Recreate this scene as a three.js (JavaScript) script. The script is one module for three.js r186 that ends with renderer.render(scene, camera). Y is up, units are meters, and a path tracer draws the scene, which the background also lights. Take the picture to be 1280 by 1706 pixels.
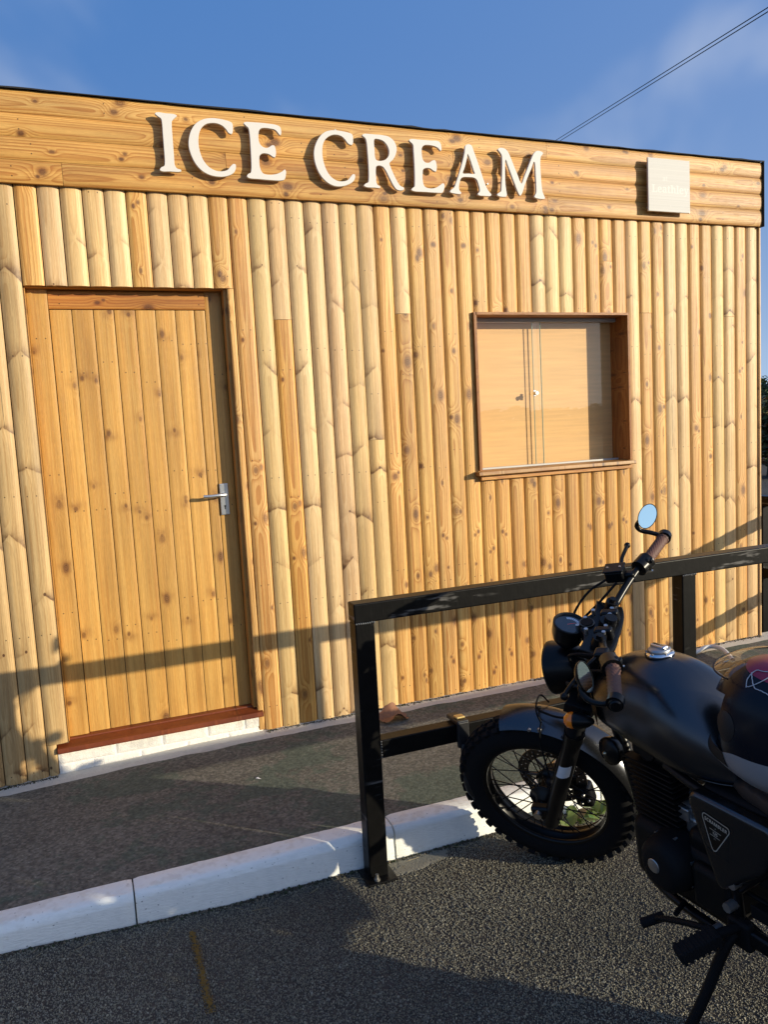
import * as THREE from 'three';
import { mergeGeometries, toCreasedNormals } from 'three/addons/utils/BufferGeometryUtils.js';
import { RoundedBoxGeometry } from 'three/addons/geometries/RoundedBoxGeometry.js';

// ------------------------------------------------------------------ camera, sky, sun, exposure
const scene = new THREE.Scene();
const camera = new THREE.PerspectiveCamera(66.64, 769 / 1024, 0.05, 900);
camera.position.set(0.14654, 1.45029, 3.70187);
camera.rotation.order = 'YXZ';
camera.rotation.set(-0.10484, -0.371885, -0.054127);
camera.updateMatrixWorld(true);

const SUN = new THREE.Vector3(1.05, 0.32, 1.0).normalize();      // low evening sun behind the camera, to the right
const sun = new THREE.DirectionalLight(new THREE.Color().setRGB(1.0, 0.885, 0.66), 5.0);
sun.position.copy(SUN).multiplyScalar(30).add(new THREE.Vector3(1.5, 0, 0.5));
sun.target.position.set(1.5, 0, 0.5);
sun.castShadow = true; sun.shadow.radius = 1.2;
sun.shadow.mapSize.set(4096, 4096);
Object.assign(sun.shadow.camera, { left: -8, right: 8, top: 6, bottom: -6, near: 1, far: 60 });
scene.add(sun, sun.target);

const renderer = new THREE.WebGLRenderer({ antialias: true });
renderer.setSize(769, 1024);
renderer.toneMapping = THREE.LinearToneMapping;
renderer.toneMappingExposure = 1.1;
renderer.shadowMap.enabled = true;

// seeded noise
function rng(seed) { let a = seed >>> 0; return () => { a = (a + 0x6D2B79F5) >>> 0; let t = Math.imul(a ^ (a >>> 15), 1 | a); t = (t + Math.imul(t ^ (t >>> 7), 61 | t)) ^ t; return ((t ^ (t >>> 14)) >>> 0) / 4294967296; }; }
function h2(x, y, s) { let n = Math.imul(x, 374761393) + Math.imul(y, 668265263) + Math.imul(s, 2147483647 ^ 0x51ab); n = Math.imul(n ^ (n >>> 13), 1274126177); return ((n ^ (n >>> 16)) >>> 0) / 4294967296; }
function noise(x, y, s = 0) { const xi = Math.floor(x), yi = Math.floor(y), fx = x - xi, fy = y - yi, u = fx * fx * (3 - 2 * fx), v = fy * fy * (3 - 2 * fy); const a = h2(xi, yi, s), b = h2(xi + 1, yi, s), c = h2(xi, yi + 1, s), d = h2(xi + 1, yi + 1, s); return a + (b - a) * u + (c - a) * v + (a - b - c + d) * u * v; }
function fbm(x, y, s, o = 4) { let f = 0, a = .5, t = 0; for (let i = 0; i < o; i++) { f += a * noise(x, y, s + i * 17); t += a; x *= 2.03; y *= 2.03; a *= .5; } return f / t; }
const clamp = (x, a = 0, b = 1) => Math.min(b, Math.max(a, x));
const sstep = (a, b, x) => { const t = clamp((x - a) / (b - a)); return t * t * (3 - 2 * t); };
const mix = (a, b, t) => a + (b - a) * t;

// the sky: clear evening air, paler at the horizon and towards the sun, thin cirrus
{
  const W = 1024, H = 512, data = new Float32Array(W * H * 4), d = new THREE.Vector3();
  for (let j = 0; j < H; j++) for (let i = 0; i < W; i++) {
    const th = ((j + .5) / H - .5) * Math.PI, ph = ((i + .5) / W - .5) * 2 * Math.PI;
    d.set(Math.cos(th) * Math.cos(ph), Math.sin(th), Math.cos(th) * Math.sin(ph));
    const y = Math.max(d.y, 0), g = Math.acos(clamp(d.dot(SUN), -1, 1));
    const t = Math.pow(1 - y, 5.5);
    let r = mix(.040, .35, t), gg = mix(.165, .50, t), b = mix(.455, .70, t);
    const m1 = 1.5 * Math.exp(-g / .28), m2 = .75 * Math.exp(-g / .62);
    r += m1 * 1.0 + m2 * .95; gg += m1 * .86 + m2 * .90; b += m1 * .62 + m2 * .86;
    if (d.y > .02) {                                             // wisps of cirrus on a high plane
      const k = 1 / (d.y + .12), px = d.x * k, pz = d.z * k;
      const wx = px + .35 * (fbm(px * 1.1, pz * 1.1, 13, 3) - .5), patch = .24 * Math.exp(-((px - 1.36) ** 2 + (pz + 1.30) ** 2) / .05);
      const c = sstep(.54, .88, fbm(wx * 3.4 + pz * 2.2 + 5.2, pz * 1.1 - wx * .8 + 3.1, 3, 6) * .62 + fbm(px * .8 + 9, pz * .8, 8, 3) * .38 + patch);
      const cc = c * .42 * sstep(.02, .15, d.y);
      r = mix(r, .68, cc); gg = mix(gg, .72, cc); b = mix(b, .80, cc);
    }
    if (d.y < 0) { const k = sstep(0, -.06, d.y); r = mix(r, .10, k); gg = mix(gg, .09, k); b = mix(b, .07, k); }
    data.set([r, gg, b, 1], (j * W + i) * 4);
  }
  const sky = new THREE.DataTexture(data, W, H, THREE.RGBAFormat, THREE.FloatType);
  sky.mapping = THREE.EquirectangularReflectionMapping; sky.magFilter = sky.minFilter = THREE.LinearFilter; sky.wrapS = THREE.RepeatWrapping; sky.needsUpdate = true;
  scene.background = sky; scene.environment = sky;
}

// ------------------------------------------------------------------ helpers
const V = (x, y, z) => new THREE.Vector3(x, y, z);
function pixRay(u, v) { const t = Math.tan(66.64 * Math.PI / 360); return V((u - 640) / 853 * t, -(v - 853) / 853 * t, -1).applyQuaternion(camera.quaternion); }
function onZ(u, v, z) { const d = pixRay(u, v), k = (z - camera.position.z) / d.z; return camera.position.clone().addScaledVector(d, k); }
function onY(u, v, y) { const d = pixRay(u, v), k = (y - camera.position.y) / d.y; return camera.position.clone().addScaledVector(d, k); }
function atD(u, v, D) { return camera.position.clone().addScaledVector(pixRay(u, v).normalize(), D); }

function clean(g) { const n = g.index ? g.toNonIndexed() : g; for (const k of Object.keys(n.attributes)) if (!['position', 'normal', 'uv'].includes(k)) n.deleteAttribute(k); if (!n.attributes.normal) n.computeVertexNormals(); if (!n.attributes.uv) n.setAttribute('uv', new THREE.BufferAttribute(new Float32Array(n.attributes.position.count * 2), 2)); return n; }
function merge(list) { list = [].concat(list).map(clean); return list.length === 1 ? list[0] : mergeGeometries(list); }
const taken = {};
function numbered(n) { if (taken[n] === undefined) { taken[n] = 0; return n; } taken[n]++; return n + '_' + String(taken[n]).padStart(3, '0'); }
function mesh(name, geo, mat, parent = scene) {
  const m = new THREE.Mesh(Array.isArray(geo) ? merge(geo) : geo, mat);
  m.name = parent === scene ? numbered(name) : name; m.castShadow = m.receiveShadow = true; parent.add(m); return m;
}
function thing(name, label, category, group) { const g = new THREE.Group(); g.name = numbered(name); g.userData = { label, category }; if (group) g.userData.group = group; scene.add(g); return g; }
function tag(o, label, category, group) { o.userData.label = label; o.userData.category = category; if (group) o.userData.group = group; return o; }
function struct(o) { o.userData.kind = 'structure'; return o; }
function part(name, parent) { const g = new THREE.Group(); g.name = name; parent.add(g); return g; }
const box = (x0, x1, y0, y1, z0, z1) => new THREE.BoxGeometry(x1 - x0, y1 - y0, z1 - z0).translate((x0 + x1) / 2, (y0 + y1) / 2, (z0 + z1) / 2);
function rbox(x0, x1, y0, y1, z0, z1, r = .004, s = 2) { r = Math.min(r, (x1 - x0) * .49, (y1 - y0) * .49, (z1 - z0) * .49); return new RoundedBoxGeometry(x1 - x0, y1 - y0, z1 - z0, s, r).translate((x0 + x1) / 2, (y0 + y1) / 2, (z0 + z1) / 2); }
function bar(a, b, r1, r2 = r1, seg = 14) { const d = b.clone().sub(a), L = d.length(); const g = new THREE.CylinderGeometry(r2, r1, L, seg); g.applyQuaternion(new THREE.Quaternion().setFromUnitVectors(V(0, 1, 0), d.normalize())); const m = a.clone().add(b).multiplyScalar(.5); return g.translate(m.x, m.y, m.z); }
function tube(pts, r, n = 24, seg = 8, tension = .5) { return new THREE.TubeGeometry(new THREE.CatmullRomCurve3(pts, false, 'catmullrom', tension), n, r, seg); }
function lathe(prof, a, dir, seg = 32) { const g = new THREE.LatheGeometry(prof.map(p => new THREE.Vector2(p[0], p[1])), seg); g.applyQuaternion(new THREE.Quaternion().setFromUnitVectors(V(0, 1, 0), dir.clone().normalize())); return g.translate(a.x, a.y, a.z); }
function gridGeo(nu, nv, f, uvf, turn = false) {
  const p = [], uv = [], ix = [];
  for (let j = 0; j <= nv; j++) for (let i = 0; i <= nu; i++) { const q = f(i / nu, j / nv); p.push(q.x, q.y, q.z); const w = uvf ? uvf(q, i / nu, j / nv) : [i / nu, j / nv]; uv.push(w[0], w[1]); }
  for (let j = 0; j < nv; j++) for (let i = 0; i < nu; i++) { const a = j * (nu + 1) + i, b = a + 1, c = a + nu + 1, e = c + 1; turn ? ix.push(a, e, b, a, c, e) : ix.push(a, b, e, a, e, c); }
  const g = new THREE.BufferGeometry(); g.setAttribute('position', new THREE.Float32BufferAttribute(p, 3)); g.setAttribute('uv', new THREE.Float32BufferAttribute(uv, 2)); g.setIndex(ix); g.computeVertexNormals(); return g;
}
function dataTex(W, H, fn, srgb = true, wrap = THREE.RepeatWrapping) {
  const a = new Uint8Array(W * H * 4);
  for (let j = 0; j < H; j++) for (let i = 0; i < W; i++) { const c = fn((i + .5) / W, (j + .5) / H, i, j), k = (j * W + i) * 4; a[k] = clamp(c[0]) * 255; a[k + 1] = clamp(c[1]) * 255; a[k + 2] = clamp(c[2]) * 255; a[k + 3] = c.length > 3 ? clamp(c[3]) * 255 : 255; }
  const t = new THREE.DataTexture(a, W, H); t.magFilter = THREE.LinearFilter; t.minFilter = THREE.LinearMipmapLinearFilter; t.generateMipmaps = true; t.wrapS = t.wrapT = wrap; if (srgb) t.colorSpace = THREE.SRGBColorSpace; t.needsUpdate = true; return t;
}
const std = o => new THREE.MeshStandardMaterial(o);
const phys = o => new THREE.MeshPhysicalMaterial(o);
const lin = (r, g, b) => new THREE.Color().setRGB(r, g, b);

// ------------------------------------------------------------------ materials
// pine boards: grain computed as cut year rings, with knots; sizes in metres (0.09 across, 2.6 along)
const TL = 2.6;
function pineTex(seed, kind) {
  const R = rng(seed * 7919 + 13), W = 112, H = 2048, knots = [];
  let y = .05 + R() * .25;
  while (y < TL) {
    if (kind === 'pale') { knots.push({ y, u: .5 + (R() - .5) * .5, side: R() < .5 ? -1 : 1, s: .18 + Math.pow(R(), 1.3) * .95, k: .3 + R() * .5, kn: R() < .35 ? .002 + .004 * R() : 0, both: R() < .3, w: .3 + 1.2 * R() }); y += .2 + R() * .52; }
    else { const n = 1 + (R() * (kind === 'gold' ? 1.9 : 1.5) | 0); for (let i = 0; i < n; i++) knots.push({ y: y + (R() - .5) * .05, u: .12 + R() * .76, r: .005 + R() * R() * .0125, e: 1.1 + R() * .7, dark: (kind === 'gold' ? .55 : .4) + R() * .45 }); y += (kind === 'gold' ? .18 : .26) + R() * .42; }
  }
  const cx = .5 + (R() - .5) * .8, slope = (R() - .5) * .16, dep = .25 + R() * .5, fr = kind === 'pale' ? 11 + R() * 5 : 9 + R() * 6;
  const nails = []; for (let k = 0; k < 5; k++) nails.push(.03 + k * .61 + R() * .02);
  const crack = kind === 'pale' && R() < .6 ? { y: R() * 1.8, l: .2 + R() * .6, u: .35 + R() * .3 } : null;
  const base = kind === 'pale' ? [.865, .745, .55] : kind === 'gold' ? [.855, .69, .435] : [.83, .665, .41], late = kind === 'pale' ? [.73, .575, .375] : kind === 'gold' ? [.69, .475, .225] : [.735, .535, .275];
  return dataTex(W, H, (u, v) => {
    const ym = v * TL, xm = (u - .5) * .09;
    let dd = dep + slope * ym + (fbm(u * .8, ym * 1.3, seed, 3) - .5) * .42, kd = 0, flare = 0, kc = 0;
    for (const q of knots) {
      const dy = ym - q.y; if (Math.abs(dy) > .16) continue;
      if (kind === 'pale') {
        const du = (u - q.u), f = dy + q.k * .12 * Math.abs(du) + .012 * (fbm(u * 5, ym * 30, seed + 5, 3) - .5);
        const arm = q.s * ((q.both || du * q.side > 0) ? 1 : .18);
        const bnd = (f > 0 ? Math.exp(-f / (.008 + .045 * Math.abs(du) * q.w)) : Math.exp(-Math.pow(f / .0045, 2))) * sstep(.0, .16, Math.abs(du) + .06) * arm;
        kd = Math.max(kd, bnd * (.30 + 1.15 * fbm(u * 7 + 3, ym * 70, seed + 2, 3)));
        if (q.kn) { const r = Math.hypot(du * .09, dy * .8) / q.kn; kc = Math.max(kc, .9 * (1 - sstep(.7, 1.3, r))); } flare += .35 * q.s * Math.exp(-Math.pow((f + .03) / .03, 2)) * Math.exp(-du * du * 9);
        dd += .16 * q.s * Math.exp(-Math.pow(dy / .05, 2)) * Math.exp(-du * du * 8);
      } else {
        const dx = (u - q.u) * .09, r2 = dx * dx + dy * dy / (q.e * q.e), r = Math.sqrt(r2) / q.r;
        dd += .5 * Math.min(q.r / .012, 1.1) * Math.exp(-(dx * dx / (q.r * q.r * 6) + dy * dy / (q.r * q.r * 22)));
        if (kind === 'smooth') kd = Math.max(kd, .95 * q.dark * Math.exp(-(dx * dx / .0011 + Math.pow((dy - .012) / .02, 2))) * fbm(u * 6, ym * 40, seed + 12, 3)); if (r < 2.4) { const e = r + .35 * (fbm(u * 14, ym * 150, seed + 9, 2) - .5); kc = Math.max(kc, (1 - sstep(.85, 1.25, e)) * q.dark * (.62 + .3 * Math.sin(e * 13))); kd = Math.max(kd, (1 - sstep(.9, 2.4, e)) * .62 * q.dark); }
      }
    }
    const rr = Math.hypot((u - cx) * (kind === 'pale' ? .9 : .75), dd * .62) * fr;
    const s = rr - Math.floor(rr), ring = Math.pow(s, 2.2) * (1 - sstep(.9, 1, s));
    const fib = fbm(u * 24, ym * 3.5, seed + 21, 4) - .5, streak = fbm(u * 3.2, ym * .45, seed + 51, 3) - .5, fine = fbm(u * 90, ym * 55, seed + 31, 2) - .5, patch = fbm(u * 2.2, ym * 2.1, seed + 41, 4) - .5;
    const a = clamp((kind === 'pale' ? .5 : kind === 'gold' ? 1.0 : .35) * ring + fib * 1.0 + streak * .8 + .18);
    const c = [0, 1, 2].map(i => mix(base[i], late[i], a) * (1 + fine * .15 + patch * .26) + flare * .12);
    const dk = clamp(kd), kn = clamp(kc);
    const brown = kind === 'pale' ? [.40, .27, .145] : [.46, .295, .14], core = [.29, .165, .08];
    for (let i = 0; i < 3; i++) { c[i] = mix(c[i], brown[i], dk * .92); c[i] = mix(c[i], core[i], kn * .85); }
    for (const n of nails) for (const nx of [-.02, .018]) { const q = Math.hypot(xm - nx, ym - n); if (q < .0028) for (let i = 0; i < 3; i++) c[i] *= .45; }
    if (crack && ym > crack.y && ym < crack.y + crack.l) { const w = Math.abs(u - crack.u - .03 * (fbm(ym * 9, 1, seed, 2) - .5)); if (w < .012) for (let i = 0; i < 3; i++) c[i] *= .55; }
    return c;
  });
}
console.log('wood');
const pale = [], gold = [], smooth = [];
for (let k = 0; k < 9; k++) pale.push(pineTex(k + 1, 'pale'));
for (let k = 0; k < 9; k++) gold.push(pineTex(k + 51, 'gold'));
for (let k = 0; k < 6; k++) smooth.push(pineTex(k + 91, 'smooth'));
const grainBump = dataTex(256, 512, (u, v) => { const n = .5 * fbm(u * 64, v * 6, 5, 3) + .5 * fbm(u * 110, v * 40, 6, 2); return [n, n, n]; }, false);
const woodCache = {};
function wood(kind, i, tint) {            // tint: [r,g,b] multiplies the grain
  const key = kind + i + tint.map(x => x.toFixed(2)).join(); if (woodCache[key]) return woodCache[key];
  return woodCache[key] = std({ map: kind === 'pale' ? pale[i % 9] : kind === 'gold' ? gold[i % 9] : smooth[i % 6], color: lin(...tint), roughness: .50, bumpMap: grainBump, bumpScale: .0007 });
}
// ------------------------------------------------------------------ ground
const carY = x => -.12 + .045 * clamp((.5 - x) / .8);
const pavY = (x, z) => -.03 * clamp((.6 - x) / .9) * clamp(1 - z / 1.06);
const asphaltTex = dataTex(1024, 1024, (u, v) => {          // 1.6 m of worn bituminous surface
  const a = h2(u * 420 | 0, v * 420 | 0, 4), b = fbm(u * 160, v * 160, 7, 3), c = fbm(u * 5, v * 5, 9, 4);
  let g = .17 + .13 * b + .10 * (c - .5) + (a > .965 ? .16 * h2(u * 420 | 0, v * 420 | 0, 5) : 0);
  return [g * 1.06, g * .99, g * .89];
});
const asphaltBump = dataTex(1024, 1024, (u, v) => { const n = .6 * fbm(u * 150, v * 150, 7, 3) + .4 * fbm(u * 320, v * 320, 17, 2); return [n, n, n]; }, false);
function withRepeat(t, s) { const c = t.clone(); c.repeat.set(s, s); c.needsUpdate = true; return c; }
const asphalt = std({ map: withRepeat(asphaltTex, 1 / 1.6), bumpMap: withRepeat(asphaltBump, 1 / 1.6), bumpScale: .006, roughness: .93 });
const metreUV = q => [q.x, q.z];
const apron = struct(mesh('car_park', gridGeo(260, 40, (a, b) => { const x = mix(-12, 14, a), z = 1.1 + 22 * b * b; return V(x, carY(x) - .0006, z); }, metreUV, true), asphalt));
const far = struct(mesh('ground', gridGeo(1, 1, (a, b) => V(mix(-420, 420, a), -.19, mix(420, -420, b)), metreUV), asphalt));

// verges of rough grass beyond the car park and the lane
const grassTex = dataTex(256, 256, (u, v) => { const n = fbm(u * 40, v * 40, 3, 4), m = fbm(u * 6, v * 6, 5, 3); return [.22 + .16 * n + .05 * m, .25 + .17 * n, .10 + .08 * n]; });
const grassMat = std({ map: withRepeat(grassTex, .25), roughness: 1 });
struct(mesh('verge', gridGeo(1, 1, (a, b) => V(mix(-420, 420, a), -.15, mix(420, 24, b)), metreUV), grassMat));
struct(mesh('verge', gridGeo(1, 1, (a, b) => V(mix(-420, 420, a), -.15, mix(-17, -420, b)), metreUV), grassMat));

// pavement: fine dark surfacing with remains of green paint
const pavTex = dataTex(2048, 512, (u, v) => {              // 5 m by 1.25 m
  const x = u * 5, z = v * 1.25, b = fbm(x * 105, z * 105, 27, 3), c = fbm(x * 2, z * 3.5, 29, 4), s = h2(x * 260 | 0, z * 260 | 0, 14), w = fbm(x * .9, z * 7, 35, 4);
  let g = .24 + .30 * b + .09 * (c - .5) + .05 * (w - .5) + (s > .96 ? .16 * h2(x * 260 | 0, z * 260 | 0, 15) : 0);
  const col = [g * 1.03, g * 1.0, g * .90];
  const p = fbm(x * 2.6 + 3, z * 3.4, 31, 5) + .3 * (fbm(x * 30, z * 30, 33, 3) - .5) + .10 * sstep(.6, 1, z), k = sstep(.57, .70, p) * .42;
  const gr = [.20 + .07 * b, .29 + .08 * b, .235 + .07 * b];
  return col.map((q, i) => mix(q, gr[i], k));
});
const pavMat = std({ map: pavTex, bumpMap: withRepeat(asphaltBump, 4), bumpScale: .006, roughness: .9 });
struct(mesh('pavement', gridGeo(60, 10, (a, b) => { const x = mix(-6, 9, a), z = mix(.02, 1.062, 1 - b); return V(x, pavY(x, z), z); }, q => [(q.x + .9) / 5, q.z / 1.25]), pavMat));
// concrete margin painted white along the foot of the wall
const paintTex = dataTex(512, 512, (u, v) => { const n = fbm(u * 60, v * 60, 43, 4), m = fbm(u * 9, v * 9, 45, 4); const k = .93 + .07 * (n - .5) - .13 * sstep(.58, .78, m) * n; return [k, k * .985, k * .95]; });
const marginMat = std({ map: withRepeat(paintTex, 1), color: lin(.62, .60, .56), roughness: .85, bumpMap: withRepeat(asphaltBump, 1), bumpScale: .003 });
struct(mesh('concrete_margin', gridGeo(120, 2, (a, b) => { const x = mix(-6, 4.4, a), w = .108 + .014 * (fbm(x * 5, 2, 91, 3) - .5), z = mix(-.03, w, 1 - b); return V(x, pavY(x, z) + .006 + .004 * (fbm(x * 8, z * 20, 93, 3) - .5) - (b < .1 ? .008 : 0), z); }, metreUV), marginMat));

// kerb: precast stones with rounded nose, painted white
const kerbTex = dataTex(1024, 512, (u, v) => { const x = u * 2.4, d = v * .5, n = fbm(x * 50, d * 50, 143, 4), m = fbm(x * 6, d * 9, 145, 4), top = 1 - sstep(.07, .10, d - .0 + .02 * (m - .5)), g = sstep(.50, .74, n * .55 + m * .3 + top * .16), sp = h2(x * 300 | 0, d * 300 | 0, 8) > .9965 ? .12 + .3 * h2(x * 300 | 0, d * 300 | 0, 9) : 0; const k = .95 + .05 * (n - .5) - sp; return [mix(k, .66, g * .24), mix(k * .995, .62, g * .24), mix(k * .975, .56, g * .24)]; });
const kerbMat = std({ map: kerbTex, color: lin(.97, .985, .96), roughness: .6, bumpMap: withRepeat(asphaltBump, 1), bumpScale: .0015 });
const kerb = struct(thing('kerb', 'white painted concrete kerb with rounded top edge', 'kerb')); delete kerb.userData.category; delete kerb.userData.label;
{
  const prof = [[1.06, -.22], [1.06, -.004], [1.064, .002], [1.10, .003], [1.125, .001]];
  for (let k = 1; k <= 7; k++) { const a = k / 7 * Math.PI / 2 * .96; prof.push([1.125 + .034 * Math.sin(a), .001 - .034 * (1 - Math.cos(a))]); }
  prof.push([1.164, -.09], [1.168, -.22]);
  for (let i = -8; i < 10; i++) {
    const x0 = .197 + .915 * i + .0025, x1 = x0 + .91, n = 46;
    const g = gridGeo(n, prof.length - 1, (a, b) => { const p = prof[Math.round(b * (prof.length - 1))], x = mix(x0, x1, a), e = (a === 0 || a === 1) ? .003 : 0; return V(x, p[1] - e + .003 * (noise(x * 6, b * 9, 61) - .5) - .006 * sstep(.6, .95, fbm(x * 16, b * 14, 65, 3)), p[0] - e * (b > .3 ? 1 : 0) + .004 * (noise(x * 7, b * 7, 63) - .5) - .005 * sstep(.6, .9, fbm(x * 19 + 4, b * 12, 67, 3))); }, (q, a, b) => [(q.x + 1) / 2.4, (q.z - 1.06 + Math.max(0, -q.y)) / .5], true);
    const ends = [x0, x1].map(x => { const s = new THREE.Shape(prof.map(p => new THREE.Vector2(p[0], p[1] - .003))); const e = new THREE.ShapeGeometry(s); e.rotateY(-Math.PI / 2); e.translate(x, 0, 0); return e; });
    mesh('kerb_stone', [g, ...ends], kerbMat, kerb);
  }
  // mortar bed behind the joints
  mesh('mortar_bed', box(-7, 9.2, -.2, -.012, 1.066, 1.128), std({ color: lin(.25, .24, .22), roughness: 1 }), kerb);
}

// loose surface aggregate of the car park: stones far too many to count
{
  const N = 250000, R = rng(77), g = new THREE.IcosahedronGeometry(1, 0);
  const im = new THREE.InstancedMesh(g, std({ color: 0xffffff, roughness: .75, flatShading: true }), N);
  const M = new THREE.Matrix4(), q = new THREE.Quaternion(), e = new THREE.Euler(), c = new THREE.Color();
  for (let i = 0; i < N; i++) {
    const x = mix(-.75, 3.1, R()), z = 1.168 + 1.55 * R(), s = .0012 + .0016 * R() * R() + (R() > .985 ? .0014 : 0);
    e.set(R() * 6.3, R() * 6.3, R() * 6.3); q.setFromEuler(e);
    M.compose(V(x, carY(x) + s * (.15 + .45 * R()), z), q, V(s * (1 + .5 * R()), s * (.6 + .4 * R()), s * (1 + .3 * R())));
    im.setMatrixAt(i, M);
    const wear = .55 + .95 * fbm(x * 2.2, z * 2.2, 55, 5), v = wear * (.125 + .19 * R() * R() + (R() > .97 ? .10 : 0)), w = R(); c.setRGB(v * (1.04 + .12 * w), v * (1 + .03 * w), v * (.80 - .12 * w)); im.setColorAt(i, c);
  }
  im.name = 'aggregate'; im.userData = { kind: 'stuff', label: 'small grey and tan stones in the rough car park surface', category: 'gravel' }; im.castShadow = im.receiveShadow = true; scene.add(im);
}
// faded ochre paint stroke on the car park
{
  const t = dataTex(64, 512, (u, v) => { const n = fbm(u * 9, v * 90, 71, 4), e = 1 - Math.abs(u - .5) * 2; return [.42, .33, .12, sstep(.46, .60, n * .8 + e * .25)]; }, true, THREE.ClampToEdgeWrapping);
  const a = onY(320, 1553, -.11), b = onY(352, 1690, -.11);
  const m = mesh('paint_stroke', gridGeo(2, 14, (u, v) => { const x = mix(a.x, b.x, v) + (u - .5) * .03, z = mix(a.z, b.z, v); return V(x, carY(x) + .0068, z); }, null, true), std({ map: t, alphaTest: .5, transparent: false, roughness: .9, side: THREE.DoubleSide }));
  tag(m, 'faded ochre yellow paint stroke on the dark asphalt', 'marking');
}
// grey mortar smear at the foot of the rail post
{
  const pts = []; const R = rng(12); for (let k = 0; k < 26; k++) { const a = k / 26 * Math.PI * 2; pts.push([Math.cos(a) * (.10 + .05 * noise(k * .6, 2, 3)), Math.sin(a) * (.028 + .02 * noise(k * .7, 5, 9))]); }
  const s = new THREE.Shape(pts.map(p => new THREE.Vector2(...p))), g = new THREE.ExtrudeGeometry(s, { depth: .001, bevelEnabled: true, bevelSize: .014, bevelThickness: .002, bevelSegments: 3 }); g.rotateX(-Math.PI / 2); g.rotateY(.12);
  g.translate(1.16, -.121, 1.212);
  tag(mesh('mortar_smear', g, std({ color: lin(.21, .195, .15), roughness: .95, bumpMap: withRepeat(asphaltBump, 2), bumpScale: .003 })), 'flat smear of grey mortar beside the foot of the rail post', 'mortar');
}

// grit, moss and dry straw gathered along the foot of the wall and of the kerb
{
  const N = 5200, R = rng(177), im = new THREE.InstancedMesh(new THREE.IcosahedronGeometry(1, 0), std({ color: 0xffffff, roughness: 1, flatShading: true }), N), M = new THREE.Matrix4(), q = new THREE.Quaternion(), e = new THREE.Euler(), c = new THREE.Color();
  for (let i = 0; i < N; i++) {
    const wall = i < 2600, x = wall ? (R() < .2 ? mix(-.36, -.05, R()) : mix(.9, 4.14, R())) : mix(-.7, 3, R()), k = fbm(x * 6, wall ? 1 : 9, 19, 3), s = (.0012 + .0035 * R() * R()) * (.5 + k);
    const z = wall ? .012 + .022 * R() * R() * (1 + k) : 1.170 + .024 * R() * R(), y = wall ? pavY(x, z) + .006 : carY(x) + .001;
    e.set(R() * 6, R() * 6, R() * 6); q.setFromEuler(e); M.compose(V(x, y + s * .4, z), q, V(s * 1.4, s, s * 1.2)); im.setMatrixAt(i, M);
    const t = R(); if (t < .35) c.setRGB(.035, .045, .018); else if (t < .8) c.setRGB(.05, .04, .028); else c.setRGB(.16, .13, .09); im.setColorAt(i, c);
  }
  im.name = 'grit'; im.userData = { kind: 'stuff', label: 'dark grit and moss along the foot of the wall and kerb', category: 'grit' }; im.castShadow = im.receiveShadow = true; scene.add(im);
  const st = []; for (let k = 0; k < 22; k++) { const x = mix(-.25, 1.5, R()), z = 1.175 + .09 * R(), a = R() * 3.1, L = .02 + .05 * R(); st.push(bar(V(x, carY(x) + .004, z), V(x + Math.cos(a) * L, carY(x) + .006 + .01 * R(), z + Math.abs(Math.sin(a)) * L), .0009, .0006, 5)); }
  const m = mesh('dry_straw', st, std({ color: lin(.30, .24, .13), roughness: .9 })); m.userData = { kind: 'stuff', label: 'dry straw stalks lying along the kerb foot', category: 'straw' };
}
// ------------------------------------------------------------------ the kiosk
const P = .09;                                              // cover width of a wall board
const kiosk = thing('kiosk', 'pine clad ice cream kiosk with flat roof, door and serving window', 'kiosk');
const fasB = onZ(640, 340, .03).y, fasT = onZ(640, 208, .03).y;
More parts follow.
